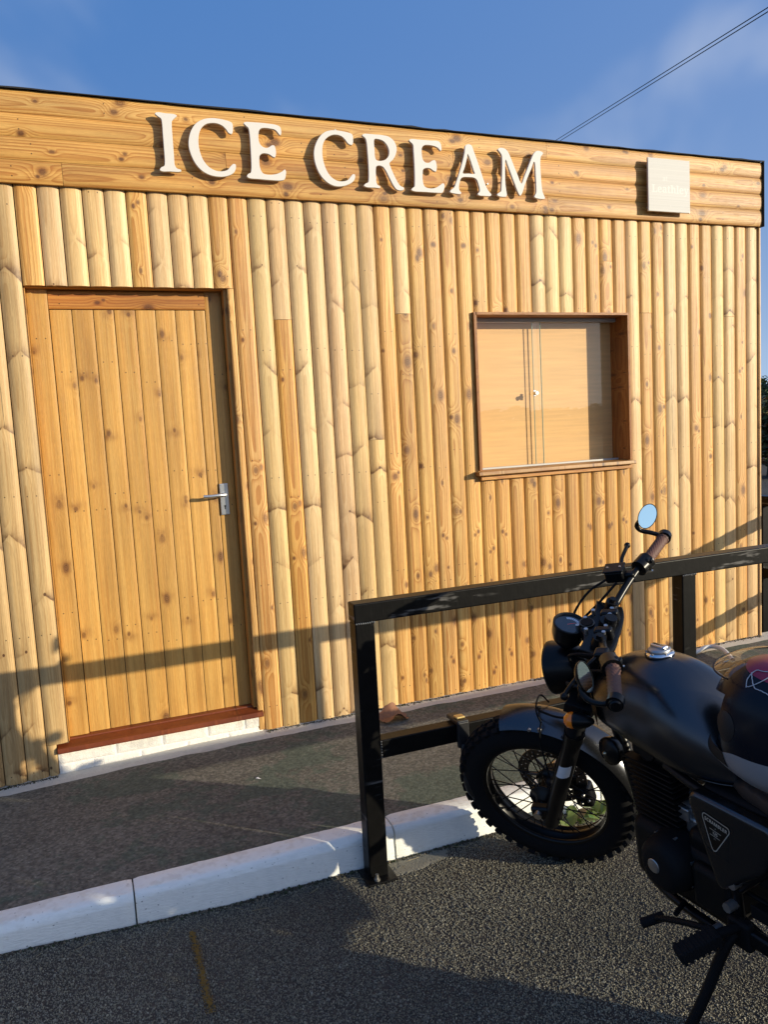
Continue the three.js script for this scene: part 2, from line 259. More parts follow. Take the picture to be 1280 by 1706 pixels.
// half-round cladding board: across x (centred), up y 0..len, face towards +z
function boardGeo(w, len, { depth = .016, pow = 2.4, fu = false, fv = false, v0 = 0, thick = .02, bow = 0, tw = .09, gap = .002 } = {}) {
  const n = 10, pos = [], uv = [], ix = [], half = w / 2 - gap, rows = 5;
  const zf = t => depth * (1 - Math.pow(Math.abs(t), pow));
  const U = t => { let a = .5 + t * .5 * w / tw; return fu ? 1 - a : a; };
  for (let r = 0; r < rows; r++) for (let i = 0; i <= n; i++) { const t = -1 + 2 * i / n, y = len * r / (rows - 1); pos.push(t * half + bow * Math.sin(Math.PI * r / (rows - 1)), y, zf(t)); uv.push(U(t), (fv ? 1 - (v0 + y) / TL : (v0 + y) / TL)); }
  for (let r = 0; r < rows - 1; r++) for (let i = 0; i < n; i++) { const a = r * (n + 1) + i; ix.push(a, a + 1, a + n + 2, a, a + n + 2, a + n + 1); }
  const front = new THREE.BufferGeometry(); front.setAttribute('position', new THREE.Float32BufferAttribute(pos, 3)); front.setAttribute('uv', new THREE.Float32BufferAttribute(uv, 2)); front.setIndex(ix); front.computeVertexNormals();
  // sides and ends
  const p2 = [], u2 = [], x2 = [];
  const quad = (a, b, c, d) => { const k = p2.length / 3; for (const q of [a, b, c, d]) { p2.push(...q); u2.push(.5 + q[0] / tw, (v0 + q[1]) / TL); } x2.push(k, k + 1, k + 2, k, k + 2, k + 3); };
  quad([-half, 0, -thick], [-half, 0, 0], [-half, len, 0], [-half, len, -thick]);
  quad([half, 0, 0], [half, 0, -thick], [half, len, -thick], [half, len, 0]);
  for (const y of [0, len]) for (let i = 0; i < n; i++) { const t = -1 + 2 * i / n, t2 = -1 + 2 * (i + 1) / n; const q = [[t * half, y, -thick], [t2 * half, y, -thick], [t2 * half, y, zf(t2)], [t * half, y, zf(t)]]; y === 0 ? quad(...q) : quad(q[3], q[2], q[1], q[0]); }
  const sd = new THREE.BufferGeometry(); sd.setAttribute('position', new THREE.Float32BufferAttribute(p2, 3)); sd.setAttribute('uv', new THREE.Float32BufferAttribute(u2, 2)); sd.setIndex(x2); sd.computeVertexNormals();
  return merge([front, sd]);
}
const kinds = 'PPPP' + 'GPPPPGPPPGGPPPPPPPGPGGGGGGGGPPPGGGGPGGPPGGPPGP';      // boards -4 .. 45
const WR = rng(2024);
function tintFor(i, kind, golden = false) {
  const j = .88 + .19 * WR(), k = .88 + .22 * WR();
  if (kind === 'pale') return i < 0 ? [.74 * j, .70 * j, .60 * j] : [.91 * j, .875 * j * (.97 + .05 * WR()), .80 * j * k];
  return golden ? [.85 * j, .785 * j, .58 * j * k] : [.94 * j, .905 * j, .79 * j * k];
}
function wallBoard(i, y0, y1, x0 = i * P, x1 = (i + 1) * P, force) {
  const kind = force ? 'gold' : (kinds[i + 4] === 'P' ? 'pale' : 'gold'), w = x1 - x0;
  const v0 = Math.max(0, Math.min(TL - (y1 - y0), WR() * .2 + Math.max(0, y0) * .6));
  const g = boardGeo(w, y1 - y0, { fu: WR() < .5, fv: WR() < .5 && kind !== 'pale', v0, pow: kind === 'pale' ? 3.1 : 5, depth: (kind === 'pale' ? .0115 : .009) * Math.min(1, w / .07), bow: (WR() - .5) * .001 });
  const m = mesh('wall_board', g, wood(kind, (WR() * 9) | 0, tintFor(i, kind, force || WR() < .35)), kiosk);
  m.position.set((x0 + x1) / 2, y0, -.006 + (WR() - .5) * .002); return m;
}
const splits = { 12: [2.0, true], 17: [1.403], 19: [2.03, true], 33: [2.324], 36: [2.04], 41: [1.421], 43: [2.02], 5: [2.36] };
const DOOR = { x0: .004, x1: .866, y0: .112, y1: 2.143, z: -.085 }, WIN = { x0: 2.16, x1: 3.137, y0: 1.205, y1: 2.024, z: -.10 };
for (let i = -4; i < 46; i++) {
  const foot = i < 5 ? -.022 + .004 * WR() : .004 + .004 * WR(), top = fasB + .03;
  if (i >= 0 && i <= 8) { wallBoard(i, DOOR.y1, top); continue; }
  if (i === 9) { wallBoard(i, DOOR.y1, top); wallBoard(i, .012, DOOR.y1 - .002, DOOR.x1, .9); continue; }
  if (i === -1) { wallBoard(i, .128, top); wallBoard(i, -.02, .126, -.09, -.048); continue; }
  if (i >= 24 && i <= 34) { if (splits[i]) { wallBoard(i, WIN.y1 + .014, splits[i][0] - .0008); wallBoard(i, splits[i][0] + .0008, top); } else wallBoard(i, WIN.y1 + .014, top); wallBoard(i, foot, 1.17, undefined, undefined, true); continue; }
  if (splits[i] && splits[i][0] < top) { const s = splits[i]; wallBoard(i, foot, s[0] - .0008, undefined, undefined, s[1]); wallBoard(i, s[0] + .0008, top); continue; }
  wallBoard(i, foot, top);
}
// structure behind the boards
const sheath = std({ color: lin(.16, .10, .05), roughness: .95 });
const XR = 46 * P;
mesh('wall_sheathing', [box(-1.2, DOOR.x0 - .002, -.02, fasT - .02, -.12, -.024), box(DOOR.x0 - .002, DOOR.x1 + .002, DOOR.y1 + .002, fasT - .02, -.12, -.024), box(DOOR.x1 + .002, WIN.x0 - .002, 0, fasT - .02, -.12, -.024),
  box(WIN.x0 - .002, WIN.x1 + .002, WIN.y1 + .002, fasT - .02, -.12, -.024), box(WIN.x0 - .002, WIN.x1 + .002, 0, WIN.y0 - .022, -.12, -.024), box(WIN.x1 + .002, XR - .004, 0, fasT - .02, -.12, -.024)], sheath, kiosk);
mesh('side_wall', [box(XR - .06, XR - .003, 0, fasT - .03, -2.6, -.122), box(-1.2, -1.14, 0, fasT - .03, -2.6, -.122), box(-1.138, XR - .062, 0, fasT - .03, -2.6, -2.54)], wood("gold", 3, [.8, .70, .5]), kiosk);
// corner trim on the right end of the front
mesh('corner_trim', rbox(XR + .0002, XR + .010, .005, fasB + .02, -.10, .013, .002), wood('pale', 2, [1.1, 1.06, .98]), kiosk);
// eaves fascia: four half-round boards running along the front, butt joints as cut
{
  const h = (fasT - fasB) / 4, x0 = -1.2, xe = onZ(1271, 320, .03).x;
  const cuts = [[.2, 2.62], [.9], [2.06, 3.4], [-.1, 2.62]];      // bottom row first
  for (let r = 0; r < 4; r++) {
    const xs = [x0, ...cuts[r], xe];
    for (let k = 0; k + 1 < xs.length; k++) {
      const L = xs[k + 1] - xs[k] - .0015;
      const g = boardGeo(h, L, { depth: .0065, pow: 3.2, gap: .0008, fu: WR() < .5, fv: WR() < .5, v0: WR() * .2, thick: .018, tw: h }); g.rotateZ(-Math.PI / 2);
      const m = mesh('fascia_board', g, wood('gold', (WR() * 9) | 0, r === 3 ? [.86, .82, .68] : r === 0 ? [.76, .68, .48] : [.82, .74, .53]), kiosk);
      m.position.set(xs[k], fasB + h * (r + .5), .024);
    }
  }
  mesh('fascia_batten', box(x0, xe - .004, fasB + .02, fasT - .012, -.0235, .004), sheath, kiosk);
  const felt = std({ color: lin(.018, .017, .018), roughness: .9 });
  mesh('roof_felt', [gridGeo(90, 1, (a, b) => V(mix(x0, xe + .006, a), fasT + .002 + .010 * (noise(a * 60, 3, 5) - .35) * sstep(.3, .9, noise(a * 17, 7, 8)), mix(.042, -2.7, b))), gridGeo(90, 1, (a, b) => V(mix(x0, xe + .006, a), b < .5 ? fasT - .001 - .003 * noise(a * 70, 1, 6) : fasT + .002 + .010 * (noise(a * 60, 3, 5) - .35) * sstep(.3, .9, noise(a * 17, 7, 8)), .042)),
    rbox(xe + .001, xe + .006, fasB - .004, fasT + .002, -2.7, .042, .002)], felt, kiosk);
  mesh('roof_deck', box(x0, xe - .01, fasT - .02, fasT - .004, -2.68, .02), sheath, kiosk);
}
// --- door
{
  const d = part('door', kiosk), z = DOOR.z, dw = [.86, .78, .55];
  const lining = wood('smooth', 4, [.72, .58, .34]), leaf = k => { const j = .95 + .1 * WR(); return wood('smooth', k, dw.map(c => c * j)); };
  mesh('door_lining', [box(DOOR.x0 - .0015, DOOR.x0 + .002, .125, DOOR.y1, -.12, -.022), box(DOOR.x1 - .014, DOOR.x1 + .0015, .125, DOOR.y1, -.12, -.022), box(DOOR.x0 + .0022, DOOR.x1 - .0142, DOOR.y1 - .003, DOOR.y1 + .0015, -.12, -.022)], lining, d);
  const flat = (x0, x1, y0, y1, zz, k, o = {}) => { const g = boardGeo(x1 - x0, y1 - y0, { depth: .0022, pow: 14, gap: .0011, thick: .016, fu: WR() < .5, fv: WR() < .5, v0: WR() * .3, ...o }); const m = mesh(o.name || 'door_board', g, leaf(k), d); m.position.set((x0 + x1) / 2, y0, zz); return m; };
  // jamb on the hinge side, head and boards of the leaf
  const zz = z, bx = [81, 118.6, 154.5, 189, 224.6, 258, 291, 322.7, 341].map(u => onZ(u, 517, zz).x);
  flat(DOOR.x0 + .0025, bx[0] - .001, .128, DOOR.y1 - .004, zz + .016, 2, { name: 'jamb' });
  const topY = onZ(210, 517, zz).y;
  { const L = bx[8] - bx[0]; const g = boardGeo(DOOR.y1 - .005 - topY, L, { depth: .003, pow: 14, thick: .016, tw: .09 }); g.rotateZ(-Math.PI / 2); const m = mesh('door_head', g, wood('gold', 6, [.70, .50, .26]), d); m.position.set(bx[0], (topY + .001 + DOOR.y1 - .004) / 2, zz + .006); }
  for (let k = 0; k < 8; k++) flat(bx[k] + .0006, bx[k + 1] - .0006, .128, topY, zz, (k * 4 + 1) % 9);
  flat(bx[8] + .0006, DOOR.x1 - .015, .128, DOOR.y1 - .004, zz + .003, 7, { name: 'door_stile' });
  mesh('door_core', box(DOOR.x0 + .014, DOOR.x1 - .016, .127, DOOR.y1 - .004, -.118, zz - .017), sheath, d);
  // lever handle on a long back plate with keyhole
  const steel = std({ color: lin(.62, .62, .60), metalness: .9, roughness: .32 }), dark = std({ color: lin(.01, .01, .01), roughness: .6 });
  const a = onZ(365.5, 806, zz + .009), b = onZ(382.5, 857, zz + .009);
  const hx = (a.x + b.x) / 2, zp = zz + .0055;
  mesh('handle_plate', [rbox(hx - .021, hx + .021, b.y, a.y, zp, zp + .007, .003)], steel, d);
  const hy = onZ(373, 824, zz + .03).y;
  mesh('handle_lever', [bar(V(hx, hy, zp + .005), V(hx, hy, zp + .045), .009, .008), tube([V(hx, hy, zp + .042), V(hx - .03, hy, zp + .05), V(hx - .07, hy - .002, zp + .05), V(hx - .105, hy - .001, zp + .046)], .0085, 16, 10)], steel, d);
  mesh('keyhole', [bar(V(hx, b.y + .043, zp + .006), V(hx, b.y + .043, zp + .0078), .005), rbox(hx - .0028, hx + .0028, b.y + .027, b.y + .042, zp + .006, zp + .0078, .0007)], dark, d);
  const sc = []; for (const [dx, dy] of [[-.013, .008], [.013, .008]]) for (const yy of [b.y + dy, a.y - dy]) sc.push(bar(V(hx + dx, yy, zp + .006), V(hx + dx, yy, zp + .0085), .0028, .0022, 8));
  for (const q of sc) mesh('screw', q, steel, d);
}
// threshold and white block plinth below it
mesh('threshold', [(() => { const s = new THREE.Shape([[-.12, .086], [.016, .084], [.018, .088], [.016, .108], [-.045, .122], [-.048, .1265], [-.12, .1275]].map(p => new THREE.Vector2(...p))); const g = new THREE.ExtrudeGeometry(s, { depth: .938, bevelEnabled: false }); g.rotateY(Math.PI / 2); g.scale(1, 1, -1); g.translate(-.046, 0, 0); const ix = g.index; return toCreasedNormals(flip(g), .5); })()], std({ map: gold[2], color: lin(.27, .10, .055), roughness: .5 }), kiosk);
function flip(g) { const n = g.index ? g.toNonIndexed() : g, p = n.attributes.position, u = n.attributes.uv; for (let i = 0; i < p.count; i += 3) { for (const [at, k] of [[p, 3], [u, 2]]) for (let c = 0; c < k; c++) { const a = at.array[(i + 1) * k + c]; at.array[(i + 1) * k + c] = at.array[(i + 2) * k + c]; at.array[(i + 2) * k + c] = a; } } n.deleteAttribute('normal'); n.computeVertexNormals(); return n; }
{
  const pl = part('plinth', kiosk), wm = std({ map: withRepeat(paintTex, 2), color: lin(1, .985, .95), roughness: .9, bumpMap: withRepeat(asphaltBump, 2.2), bumpScale: .004 });
  const rows = [[.028, .0835, [.20, .41, .62, .80]], [-.035, .025, [.10, .31, .52, .72]]];
  for (const [y0, y1, cuts] of rows) { const xs = [-.046, ...cuts, .889]; for (let k = 0; k + 1 < xs.length; k++) { const x0 = xs[k] + .002, x1 = xs[k + 1] - .002; const g = gridGeo(24, 8, (a, b) => { const e = Math.min(a * (x1 - x0), (1 - a) * (x1 - x0), b * (y1 - y0), (1 - b) * (y1 - y0)); return V(mix(x0, x1, a), mix(y0, y1, b), -.004 - .004 * (1 - sstep(0, .006, e)) + .0035 * (fbm(mix(x0, x1, a) * 70, mix(y0, y1, b) * 70, 15, 3) - .5)); }, q => [q.x, q.y]); mesh('block', [g, box(x0, x1, y0, y1, -.1, -.012)], wm, pl); } }
  mesh('mortar', box(-.046, .889, -.035, .083, -.1, -.0085), std({ color: lin(.84, .82, .78), roughness: .95 }), pl);
}
// --- serving window
{
  const w = part('serving_window', kiosk), { x0, x1, y0, y1, z } = WIN;
  const red = wood('gold', 5, [.50, .34, .18]), trim = wood('gold', 1, [.78, .62, .38]);
  // lining boards, their front edges a little proud of the cladding
  mesh('lining_side', box(x0 - .014, x0 + .001, y0, y1 + .014, -.155, .022), red, w);
  mesh('lining_side', box(x1 - .001, x1 + .012, y0, y1 + .014, -.155, .018), red, w);
  mesh('lining_head', box(x0 + .0012, x1 - .0012, y1, y1 + .013, -.155, .026), red, w);
  // sill with sloping top and a batten under its nose
  const s = new THREE.Shape([[-.155, y0 - .02], [.058, y0 - .026], [.062, y0 - .022], [.060, y0 - .006], [-.155, y0 - .0005]].map(p => new THREE.Vector2(...p)));
  const sg = new THREE.ExtrudeGeometry(s, { depth: 1.022, bevelEnabled: false }); sg.rotateY(Math.PI / 2); sg.scale(1, 1, -1); sg.translate(2.122, 0, 0);
  mesh('sill', flip(sg), wood('gold', 8, [.60, .53, .42]), w);
  mesh('sill_batten', rbox(x0 - .012, x1 + .004, y0 - .052, y0 - .0275, .008, .030, .003), trim, w);
  // board closing the hatch behind the glass
  const bt = dataTex(512, 512, (u, v) => { const n = fbm(u * 5, v * 90, 81, 4), m = fbm(u * 3, v * 14, 83, 3); const k = .94 + .10 * (n - .5) + .05 * (m - .5); return [.88 * k, .70 * k, .45 * k]; });
  mesh('hatch_board', gridGeo(1, 1, (a, b) => V(mix(x0 + .0015, x1 - .0015, a), mix(y0 + .002, y1 - .002, b), -.142)), std({ map: bt, roughness: .7 }), w);
  mesh('hatch_backing', box(x0 + .0015, x1 - .0015, y0 + .002, y1 - .002, -.156, -.1435), sheath, w);
  // sliding panes in aluminium tracks
  const alu = std({ color: lin(.40, .39, .37), metalness: .3, roughness: .6 }), glass = phys({ color: 0xffffff, transmission: 1, thickness: 0, ior: 1.5, roughness: 0, specularIntensity: 1 }), edge = phys({ color: lin(.25, .36, .28), roughness: .15 });
  mesh('track', [box(x0 + .0015, x1 - .0015, y1 - .022, y1 - .001, z - .020, z + .012)], alu, w);
  mesh('track', [box(x0 + .0015, x1 - .0015, y0 - .002, y0 + .007, z - .020, z + .012)], alu, w);
  const xm = onZ(897, 640, z).x;
  const pane = (a, b, zz) => { const m = mesh('pane', gridGeo(1, 1, (u, v) => V(mix(a, b, u), mix(y0 + .0072, y1 - .0225, v), zz)), glass, w); return m; };
  pane(x0 + .002, xm + .018, z + .006); pane(xm - .022, x1 - .002, z - .008);
  mesh('pane_edge', box(xm + .0182, xm + .0208, y0 + .0075, y1 - .0225, z + .0025, z + .0085), edge, w);
  mesh('pane_edge', box(xm - .0248, xm - .0222, y0 + .0075, y1 - .0225, z - .011, z - .006), edge, w);
  const lk = onZ(893, 655, z + .02);
  mesh('lock', [bar(V(lk.x, lk.y, z + .008), V(lk.x, lk.y, z + .034), .010, .010, 20), bar(V(lk.x, lk.y, z + .0342), V(lk.x, lk.y, z + .0365), .012, .011, 20), rbox(lk.x - .008, lk.x + .008, lk.y - .018, lk.y + .018, z + .0072, z + .012, .002)], std({ color: lin(.7, .69, .66), metalness: 1, roughness: .2 }), w);
}
// ------------------------------------------------------------------ lettering and plaque
{
  const g1 = [245, 175, 5.3333], g2 = [505, 205, 4.9231], g3 = [735, 225, 6.7368];
  const letters = [
    [g1, [68,75,85,63,160,72,245,82,263,95,240,118,220,140,218,170,226,300,238,450,246,535,265,562,300,575,302,588,280,594,200,590,130,588,112,575,125,552,150,540,156,520,150,400,138,250,130,150,122,120,95,100]],
    [g1, [722,245,745,257,757,250,763,200,755,160,740,148,690,132,620,118,560,115,490,128,430,165,390,225,370,300,370,370,390,440,430,520,490,585,560,622,640,637,700,633,750,615,778,590,790,550,785,527,768,522,745,540,715,575,670,588,610,582,550,550,500,490,468,410,455,330,460,260,480,205,515,172,560,160,620,163,670,185,705,220]],
    [g1, [857,160,870,150,940,152,1060,162,1160,180,1185,200,1192,255,1182,268,1165,250,1140,222,1090,208,1030,203,1003,213,993,235,990,300,1003,345,1030,372,1065,380,1090,370,1110,357,1130,360,1143,395,1145,440,1135,465,1115,458,1090,440,1060,430,1025,430,1003,445,997,480,1005,560,1030,605,1080,618,1150,612,1200,590,1225,572,1235,590,1232,630,1222,660,1195,670,1100,667,1000,658,905,648,887,632,898,612,920,600,926,570,925,480,918,350,910,250,900,205,880,185]],
    [g2, [367,165,395,180,408,172,411,130,405,95,385,82,340,70,280,60,240,58,190,68,145,100,110,155,92,215,90,270,102,335,130,405,170,460,220,500,270,518,330,517,380,500,415,475,428,445,425,422,412,418,390,440,370,465,325,478,280,472,230,440,190,380,165,300,158,230,165,170,190,125,225,102,270,95,315,108,345,135]],
    [g2, [485,100,500,88,580,92,650,98,705,112,745,145,768,195,765,245,742,295,710,328,715,350,740,410,775,480,800,515,828,530,828,545,805,553,770,545,745,515,715,460,680,390,655,358,625,348,603,355,598,380,600,450,604,490,615,508,635,520,632,532,590,530,520,525,500,512,515,495,535,485,540,460,538,350,530,240,522,160,512,125], [585,130,625,130,665,148,695,185,710,230,705,270,680,300,645,312,605,308,592,290,585,220]],
    [g2, [870,140,885,130,950,135,1040,142,1110,148,1128,165,1138,215,1130,228,1110,205,1075,188,1030,180,995,182,978,200,975,250,985,300,1005,322,1035,325,1060,308,1085,305,1097,340,1098,380,1090,398,1070,390,1045,372,1010,368,988,380,983,410,985,480,1000,520,1040,535,1090,530,1130,505,1150,493,1162,505,1158,545,1145,570,1110,572,1000,565,905,557,890,545,902,530,915,520,918,480,915,350,908,230,902,175,885,158]],
    [g3, [275,120,300,103,335,108,350,125,375,195,410,290,450,410,490,530,520,600,550,645,567,665,560,682,490,683,425,675,415,660,435,635,437,610,425,560,405,505,375,480,310,472,250,472,225,490,210,540,203,590,210,620,230,650,215,662,150,655,110,645,103,632,125,605,150,585,175,520,205,430,240,310,265,200], [302,205,320,240,345,310,370,390,384,435,310,435,245,430,265,360,290,260]],
    [g3, [640,160,660,143,710,148,745,175,775,230,815,330,860,440,905,545,940,460,980,360,1015,270,1045,205,1075,178,1115,180,1145,195,1145,215,1125,240,1118,300,1122,420,1132,560,1142,630,1165,690,1172,710,1150,718,1080,710,1052,695,1060,670,1070,650,1072,600,1065,450,1055,310,1046,300,1020,370,985,450,940,570,915,650,892,680,870,650,835,560,790,440,750,330,730,275,724,290,722,400,725,540,735,620,742,670,735,690,690,693,640,680,633,665,655,645,675,630,682,560,688,400,688,270,682,225,665,195]],
  ];
  const sign = thing('shop_sign', 'cream raised serif letters reading ICE CREAM on the fascia', 'sign');
  const mat = std({ color: lin(.64, .61, .57), roughness: .62 }), zF = .066;
  const loop = (gg, a, corner) => { const q = []; for (let i = 0; i < a.length; i += 2) { const p = onZ(gg[0] + a[i] / gg[2], gg[1] + a[i + 1] / gg[2], zF); q.push(V(p.x, p.y, 0)); } const c = new THREE.CatmullRomCurve3(q, true, 'centripetal'); return c.getPoints(q.length * 4).slice(0, -1).map(p => new THREE.Vector2(p.x, p.y)); };
  for (const [gg, out, hole] of letters) {
    const s = new THREE.Shape(loop(gg, out)); if (hole) s.holes.push(new THREE.Path(loop(gg, hole)));
    const g = new THREE.ExtrudeGeometry(s, { depth: .011, bevelEnabled: true, bevelThickness: .0015, bevelSize: .0012, bevelOffset: -.0012, bevelSegments: 2, curveSegments: 4 });
    const m = mesh('letter', g, mat, sign); m.position.z = zF - .0125;
    g.computeBoundingBox(); const b = g.boundingBox, cy = (b.min.y + b.max.y) / 2, cx = (b.min.x + b.max.x) / 2;
  }
  // stand-off pins that carry the letters
  const pins = []; for (const [u, v] of [[278, 205], [283, 270], [322, 245], [350, 203], [425, 220], [428, 280], [530, 250], [560, 215], [620, 240], [622, 300], [695, 250], [697, 305], [765, 305], [815, 305], [842, 300], [900, 300]]) { const p = onZ(u, v, zF); pins.push(bar(V(p.x, p.y, .02), V(p.x, p.y, zF - .011), .004, .004, 8)); }
  const pinMat = std({ color: lin(.4, .4, .4), metalness: .8, roughness: .4 }); for (const q of pins) mesh('stand_off_pin', q, pinMat, sign);
}
{
  const zs = .075, tl = onZ(1080, 261.5, zs), br = onZ(1151, 355.5, zs), W = br.x - tl.x, H = tl.y - br.y;
  const pq = thing('wall_plaque', 'square brushed steel plaque with faint white lettering on the fascia', 'plaque');
  const c = document.createElement('canvas'); c.width = c.height = 512; const x = c.getContext('2d');
  x.fillStyle = '#d2d0ca'; x.fillRect(0, 0, 512, 512); const R = rng(5);
  for (let k = 0; k < 1500; k++) { x.fillStyle = `rgba(${R() < .5 ? '255,255,255' : '150,150,150'},${.05 + .06 * R()})`; x.fillRect(0, R() * 512, 512, 1); }
  x.fillStyle = '#e2e0da'; x.textAlign = 'center'; x.textBaseline = 'middle'; x.font = '64px serif'; x.fillText('at', 205, 190); x.font = 'bold 104px serif'; x.fillText('Leathley', 268, 292);
  x.font = '26px serif'; x.fillText('i', 268, 455);
  const t = new THREE.CanvasTexture(c); t.colorSpace = THREE.SRGBColorSpace;
  const steel = std({ color: lin(.66, .655, .64), metalness: .75, roughness: .36 });
  mesh('plate', rbox(tl.x, br.x, br.y, tl.y, zs - .012, zs - .0015, .0015), steel, pq);
  mesh('face', new THREE.PlaneGeometry(W - .003, H - .003).translate((tl.x + br.x) / 2, (tl.y + br.y) / 2, zs), std({ map: t, color: lin(.78, .78, .785), metalness: .12, roughness: .68 }), pq);
  const pn = []; for (const sx of [.03, W - .03]) for (const sy of [.03, H - .03]) pn.push(bar(V(tl.x + sx, br.y + sy, .02), V(tl.x + sx, br.y + sy, zs - .011), .007, .007, 12));
  for (const q of pn) mesh('stand_off', q, steel, pq);
}

// ------------------------------------------------------------------ black steel rails
const railTex = dataTex(512, 512, (u, v) => { const s = sstep(.64, .78, fbm(u * 7, v * 46, 101, 4)) * sstep(.52, .66, fbm(u * 4, v * 3, 103, 3)), d = fbm(u * 30, v * 30, 107, 3); const k = .045 + .03 * d + .30 * s; return [k, k * .98, k * .95]; });
const railMat = phys({ map: railTex, roughness: .38, specularIntensity: .30, bumpMap: grainBump, bumpScale: .0006 });
const topDust = railMat;
function metreBox(x0, x1, y0, y1, z0, z1, r = .005) { const g = clean(rbox(x0, x1, y0, y1, z0, z1, r, 3)); const p = g.attributes.position, n = g.attributes.normal, u = g.attributes.uv; for (let i = 0; i < p.count; i++) { const ax = Math.abs(n.getX(i)), ay = Math.abs(n.getY(i)), az = Math.abs(n.getZ(i)); const X = p.getX(i), Y = p.getY(i), Z = p.getZ(i); if (az >= ax && az >= ay) u.setXY(i, X * 1.4, Y * 1.4); else if (ay >= ax) u.setXY(i, X * 1.4, Z * 1.4); else u.setXY(i, Z * 1.4, Y * 1.4); } return g; }
{
  const f = thing('barrier_rail', 'black painted steel barrier with two rails along the white kerb', 'barrier');
  const z0 = 1.186, z1 = 1.25, tp = .869;
  mesh('post', metreBox(.976, 1.046, -.14, .8005, z0, z1), railMat, f);
  mesh('post', metreBox(2.383, 2.452, -.14, .8005, z0, z1), railMat, f);
  mesh('post', metreBox(4.43, 4.50, -.14, .8005, z0, z1), railMat, f);
  mesh('top_rail', metreBox(.974, 4.502, .801, tp, z0 - .001, z1 + .001), railMat, f);
  mesh('lower_rail', metreBox(1.0465, 2.3825, .310, .376, z0 + .003, z1 - .003), railMat, f);
  mesh('lower_rail', metreBox(2.4525, 4.4295, .310, .376, z0 + .003, z1 - .003), railMat, f);
  const weld = std({ color: lin(.10, .10, .10), roughness: .35 }), R = rng(8), wg = [];
  for (const [xa, xb] of [[.98, 1.044], [2.386, 2.45]]) for (let k = 0; k < 9; k++) { const x = mix(xa, xb, k / 8); wg.push(new THREE.SphereGeometry(.0035 + .001 * R(), 6, 5).translate(x, .8 + .002 * (R() - .5), z1 + .0005)); }
  for (let k = 0; k < 7; k++) wg.push(new THREE.SphereGeometry(.0035, 6, 5).translate(1.047, mix(.315, .372, k / 6), z1 - .003));
  mesh('weld_bead', wg, weld, f);
  mesh('foot_bolt', [bar(V(.995, -.125, 1.27), V(.995, -.09, 1.27), .006, .006, 8), bar(V(.995, -.115, 1.27), V(.995, -.105, 1.27), .011, .011, 6)], std({ color: lin(.4, .38, .34), metalness: .8, roughness: .4 }), f);
  mesh('foot_plate', metreBox(.955, 1.068, -.134, -.112, 1.176, 1.29, .003), railMat, f);
  const r = thing('return_barrier', 'black steel barrier running back past the kiosk corner', 'barrier');
  mesh('top_rail', metreBox(4.433, 4.497, .801, tp, -1.9, z0 - .0015), railMat, r);
  mesh('lower_rail', metreBox(4.436, 4.494, .310, .376, -1.9, z0 - .0015), railMat, r);
  for (const z of [-.27, -1.8]) mesh('post', metreBox(4.4315, 4.4985, -.16, .8005, z - .034, z + .034), railMat, r);
}
// lock clamped on the lower rail
{
  const p = onZ(768, 1205, 1.25), L = thing('rail_lock', 'black lock clamped on the lower rail beside the front tyre', 'lock');
  const blk = std({ color: lin(.012, .012, .013), roughness: .45 });
  mesh('clamp', [rbox(p.x - .022, p.x + .024, .296, .392, 1.2535, 1.272, .006), rbox(p.x - .022, p.x + .024, .3795, .396, 1.175, 1.268, .005)], blk, L);
  mesh('cap', rbox(p.x - .016, p.x + .018, .397, .405, 1.222, 1.252, .003), std({ color: lin(.55, .40, .16), metalness: .7, roughness: .45 }), L);
  mesh('cable', tube([V(p.x, .31, 1.268), V(p.x - .004, .24, 1.285), V(p.x, .16, 1.29), V(p.x + .04, .10, 1.285)], .014, 20, 10), blk, L);
}

// ------------------------------------------------------------------ small things on the ground
{
  const s = new THREE.Shape(); const pts = []; for (let k = 0; k < 34; k++) { const a = k / 34 * Math.PI * 2; pts.push([Math.cos(a) * .075 * (1 + .22 * Math.abs(Math.sin(a * 3.5)) - .12 * noise(k, 1, 3)), Math.sin(a) * .05 * (1 + .3 * Math.abs(Math.cos(a * 3)) - .1 * noise(k, 5, 3))]); }
  const o = onY(655, 1200, .0), N = 16;
  const g = gridGeo(34, 6, (a, b) => { const q = pts[Math.round(a * 34) % 34], r = b; const x = q[0] * r, z = q[1] * r; return V(o.x + x, .016 + .03 * Math.pow(Math.abs(z) / .05, 1.6) * (z < 0 ? 1.1 : .4) + .018 * Math.sin(x * 55 + 1) * r + .006 * noise(x * 90, z * 90, 4), o.z + z); });
  tag(mesh('dead_leaf', g, phys({ color: lin(.24, .105, .05), roughness: .7, side: THREE.DoubleSide })), 'curled brown dead leaf on the pavement by the wall', 'leaf');
  const c = onY(430, 1297, .0); const pg = new THREE.ConeGeometry(.012, .004, 3).scale(.7, 1, 1.5).rotateY(.6).translate(c.x, .004, c.z);
  tag(mesh('paper_scrap', pg, std({ color: lin(.8, .78, .74), roughness: .9 })), 'small white paper scrap on the dark pavement', 'litter');
  // cable lying at the foot of the wall by the corner
  const ca = onY(1150, 1092, .02), cb = onY(1182, 1080, .02), cc = onY(1205, 1086, .02), cd = onY(1222, 1100, .02);
  tag(mesh('pipe_offcut', tube([V(ca.x, .022, ca.z), V(cb.x, .03, cb.z), V(cc.x, .035, cc.z), V(cd.x, .02, cd.z)], .013, 24, 10), std({ color: lin(.62, .62, .60), roughness: .5 })), 'pale bent pipe lying on the margin near the kiosk corner', 'pipe');
}
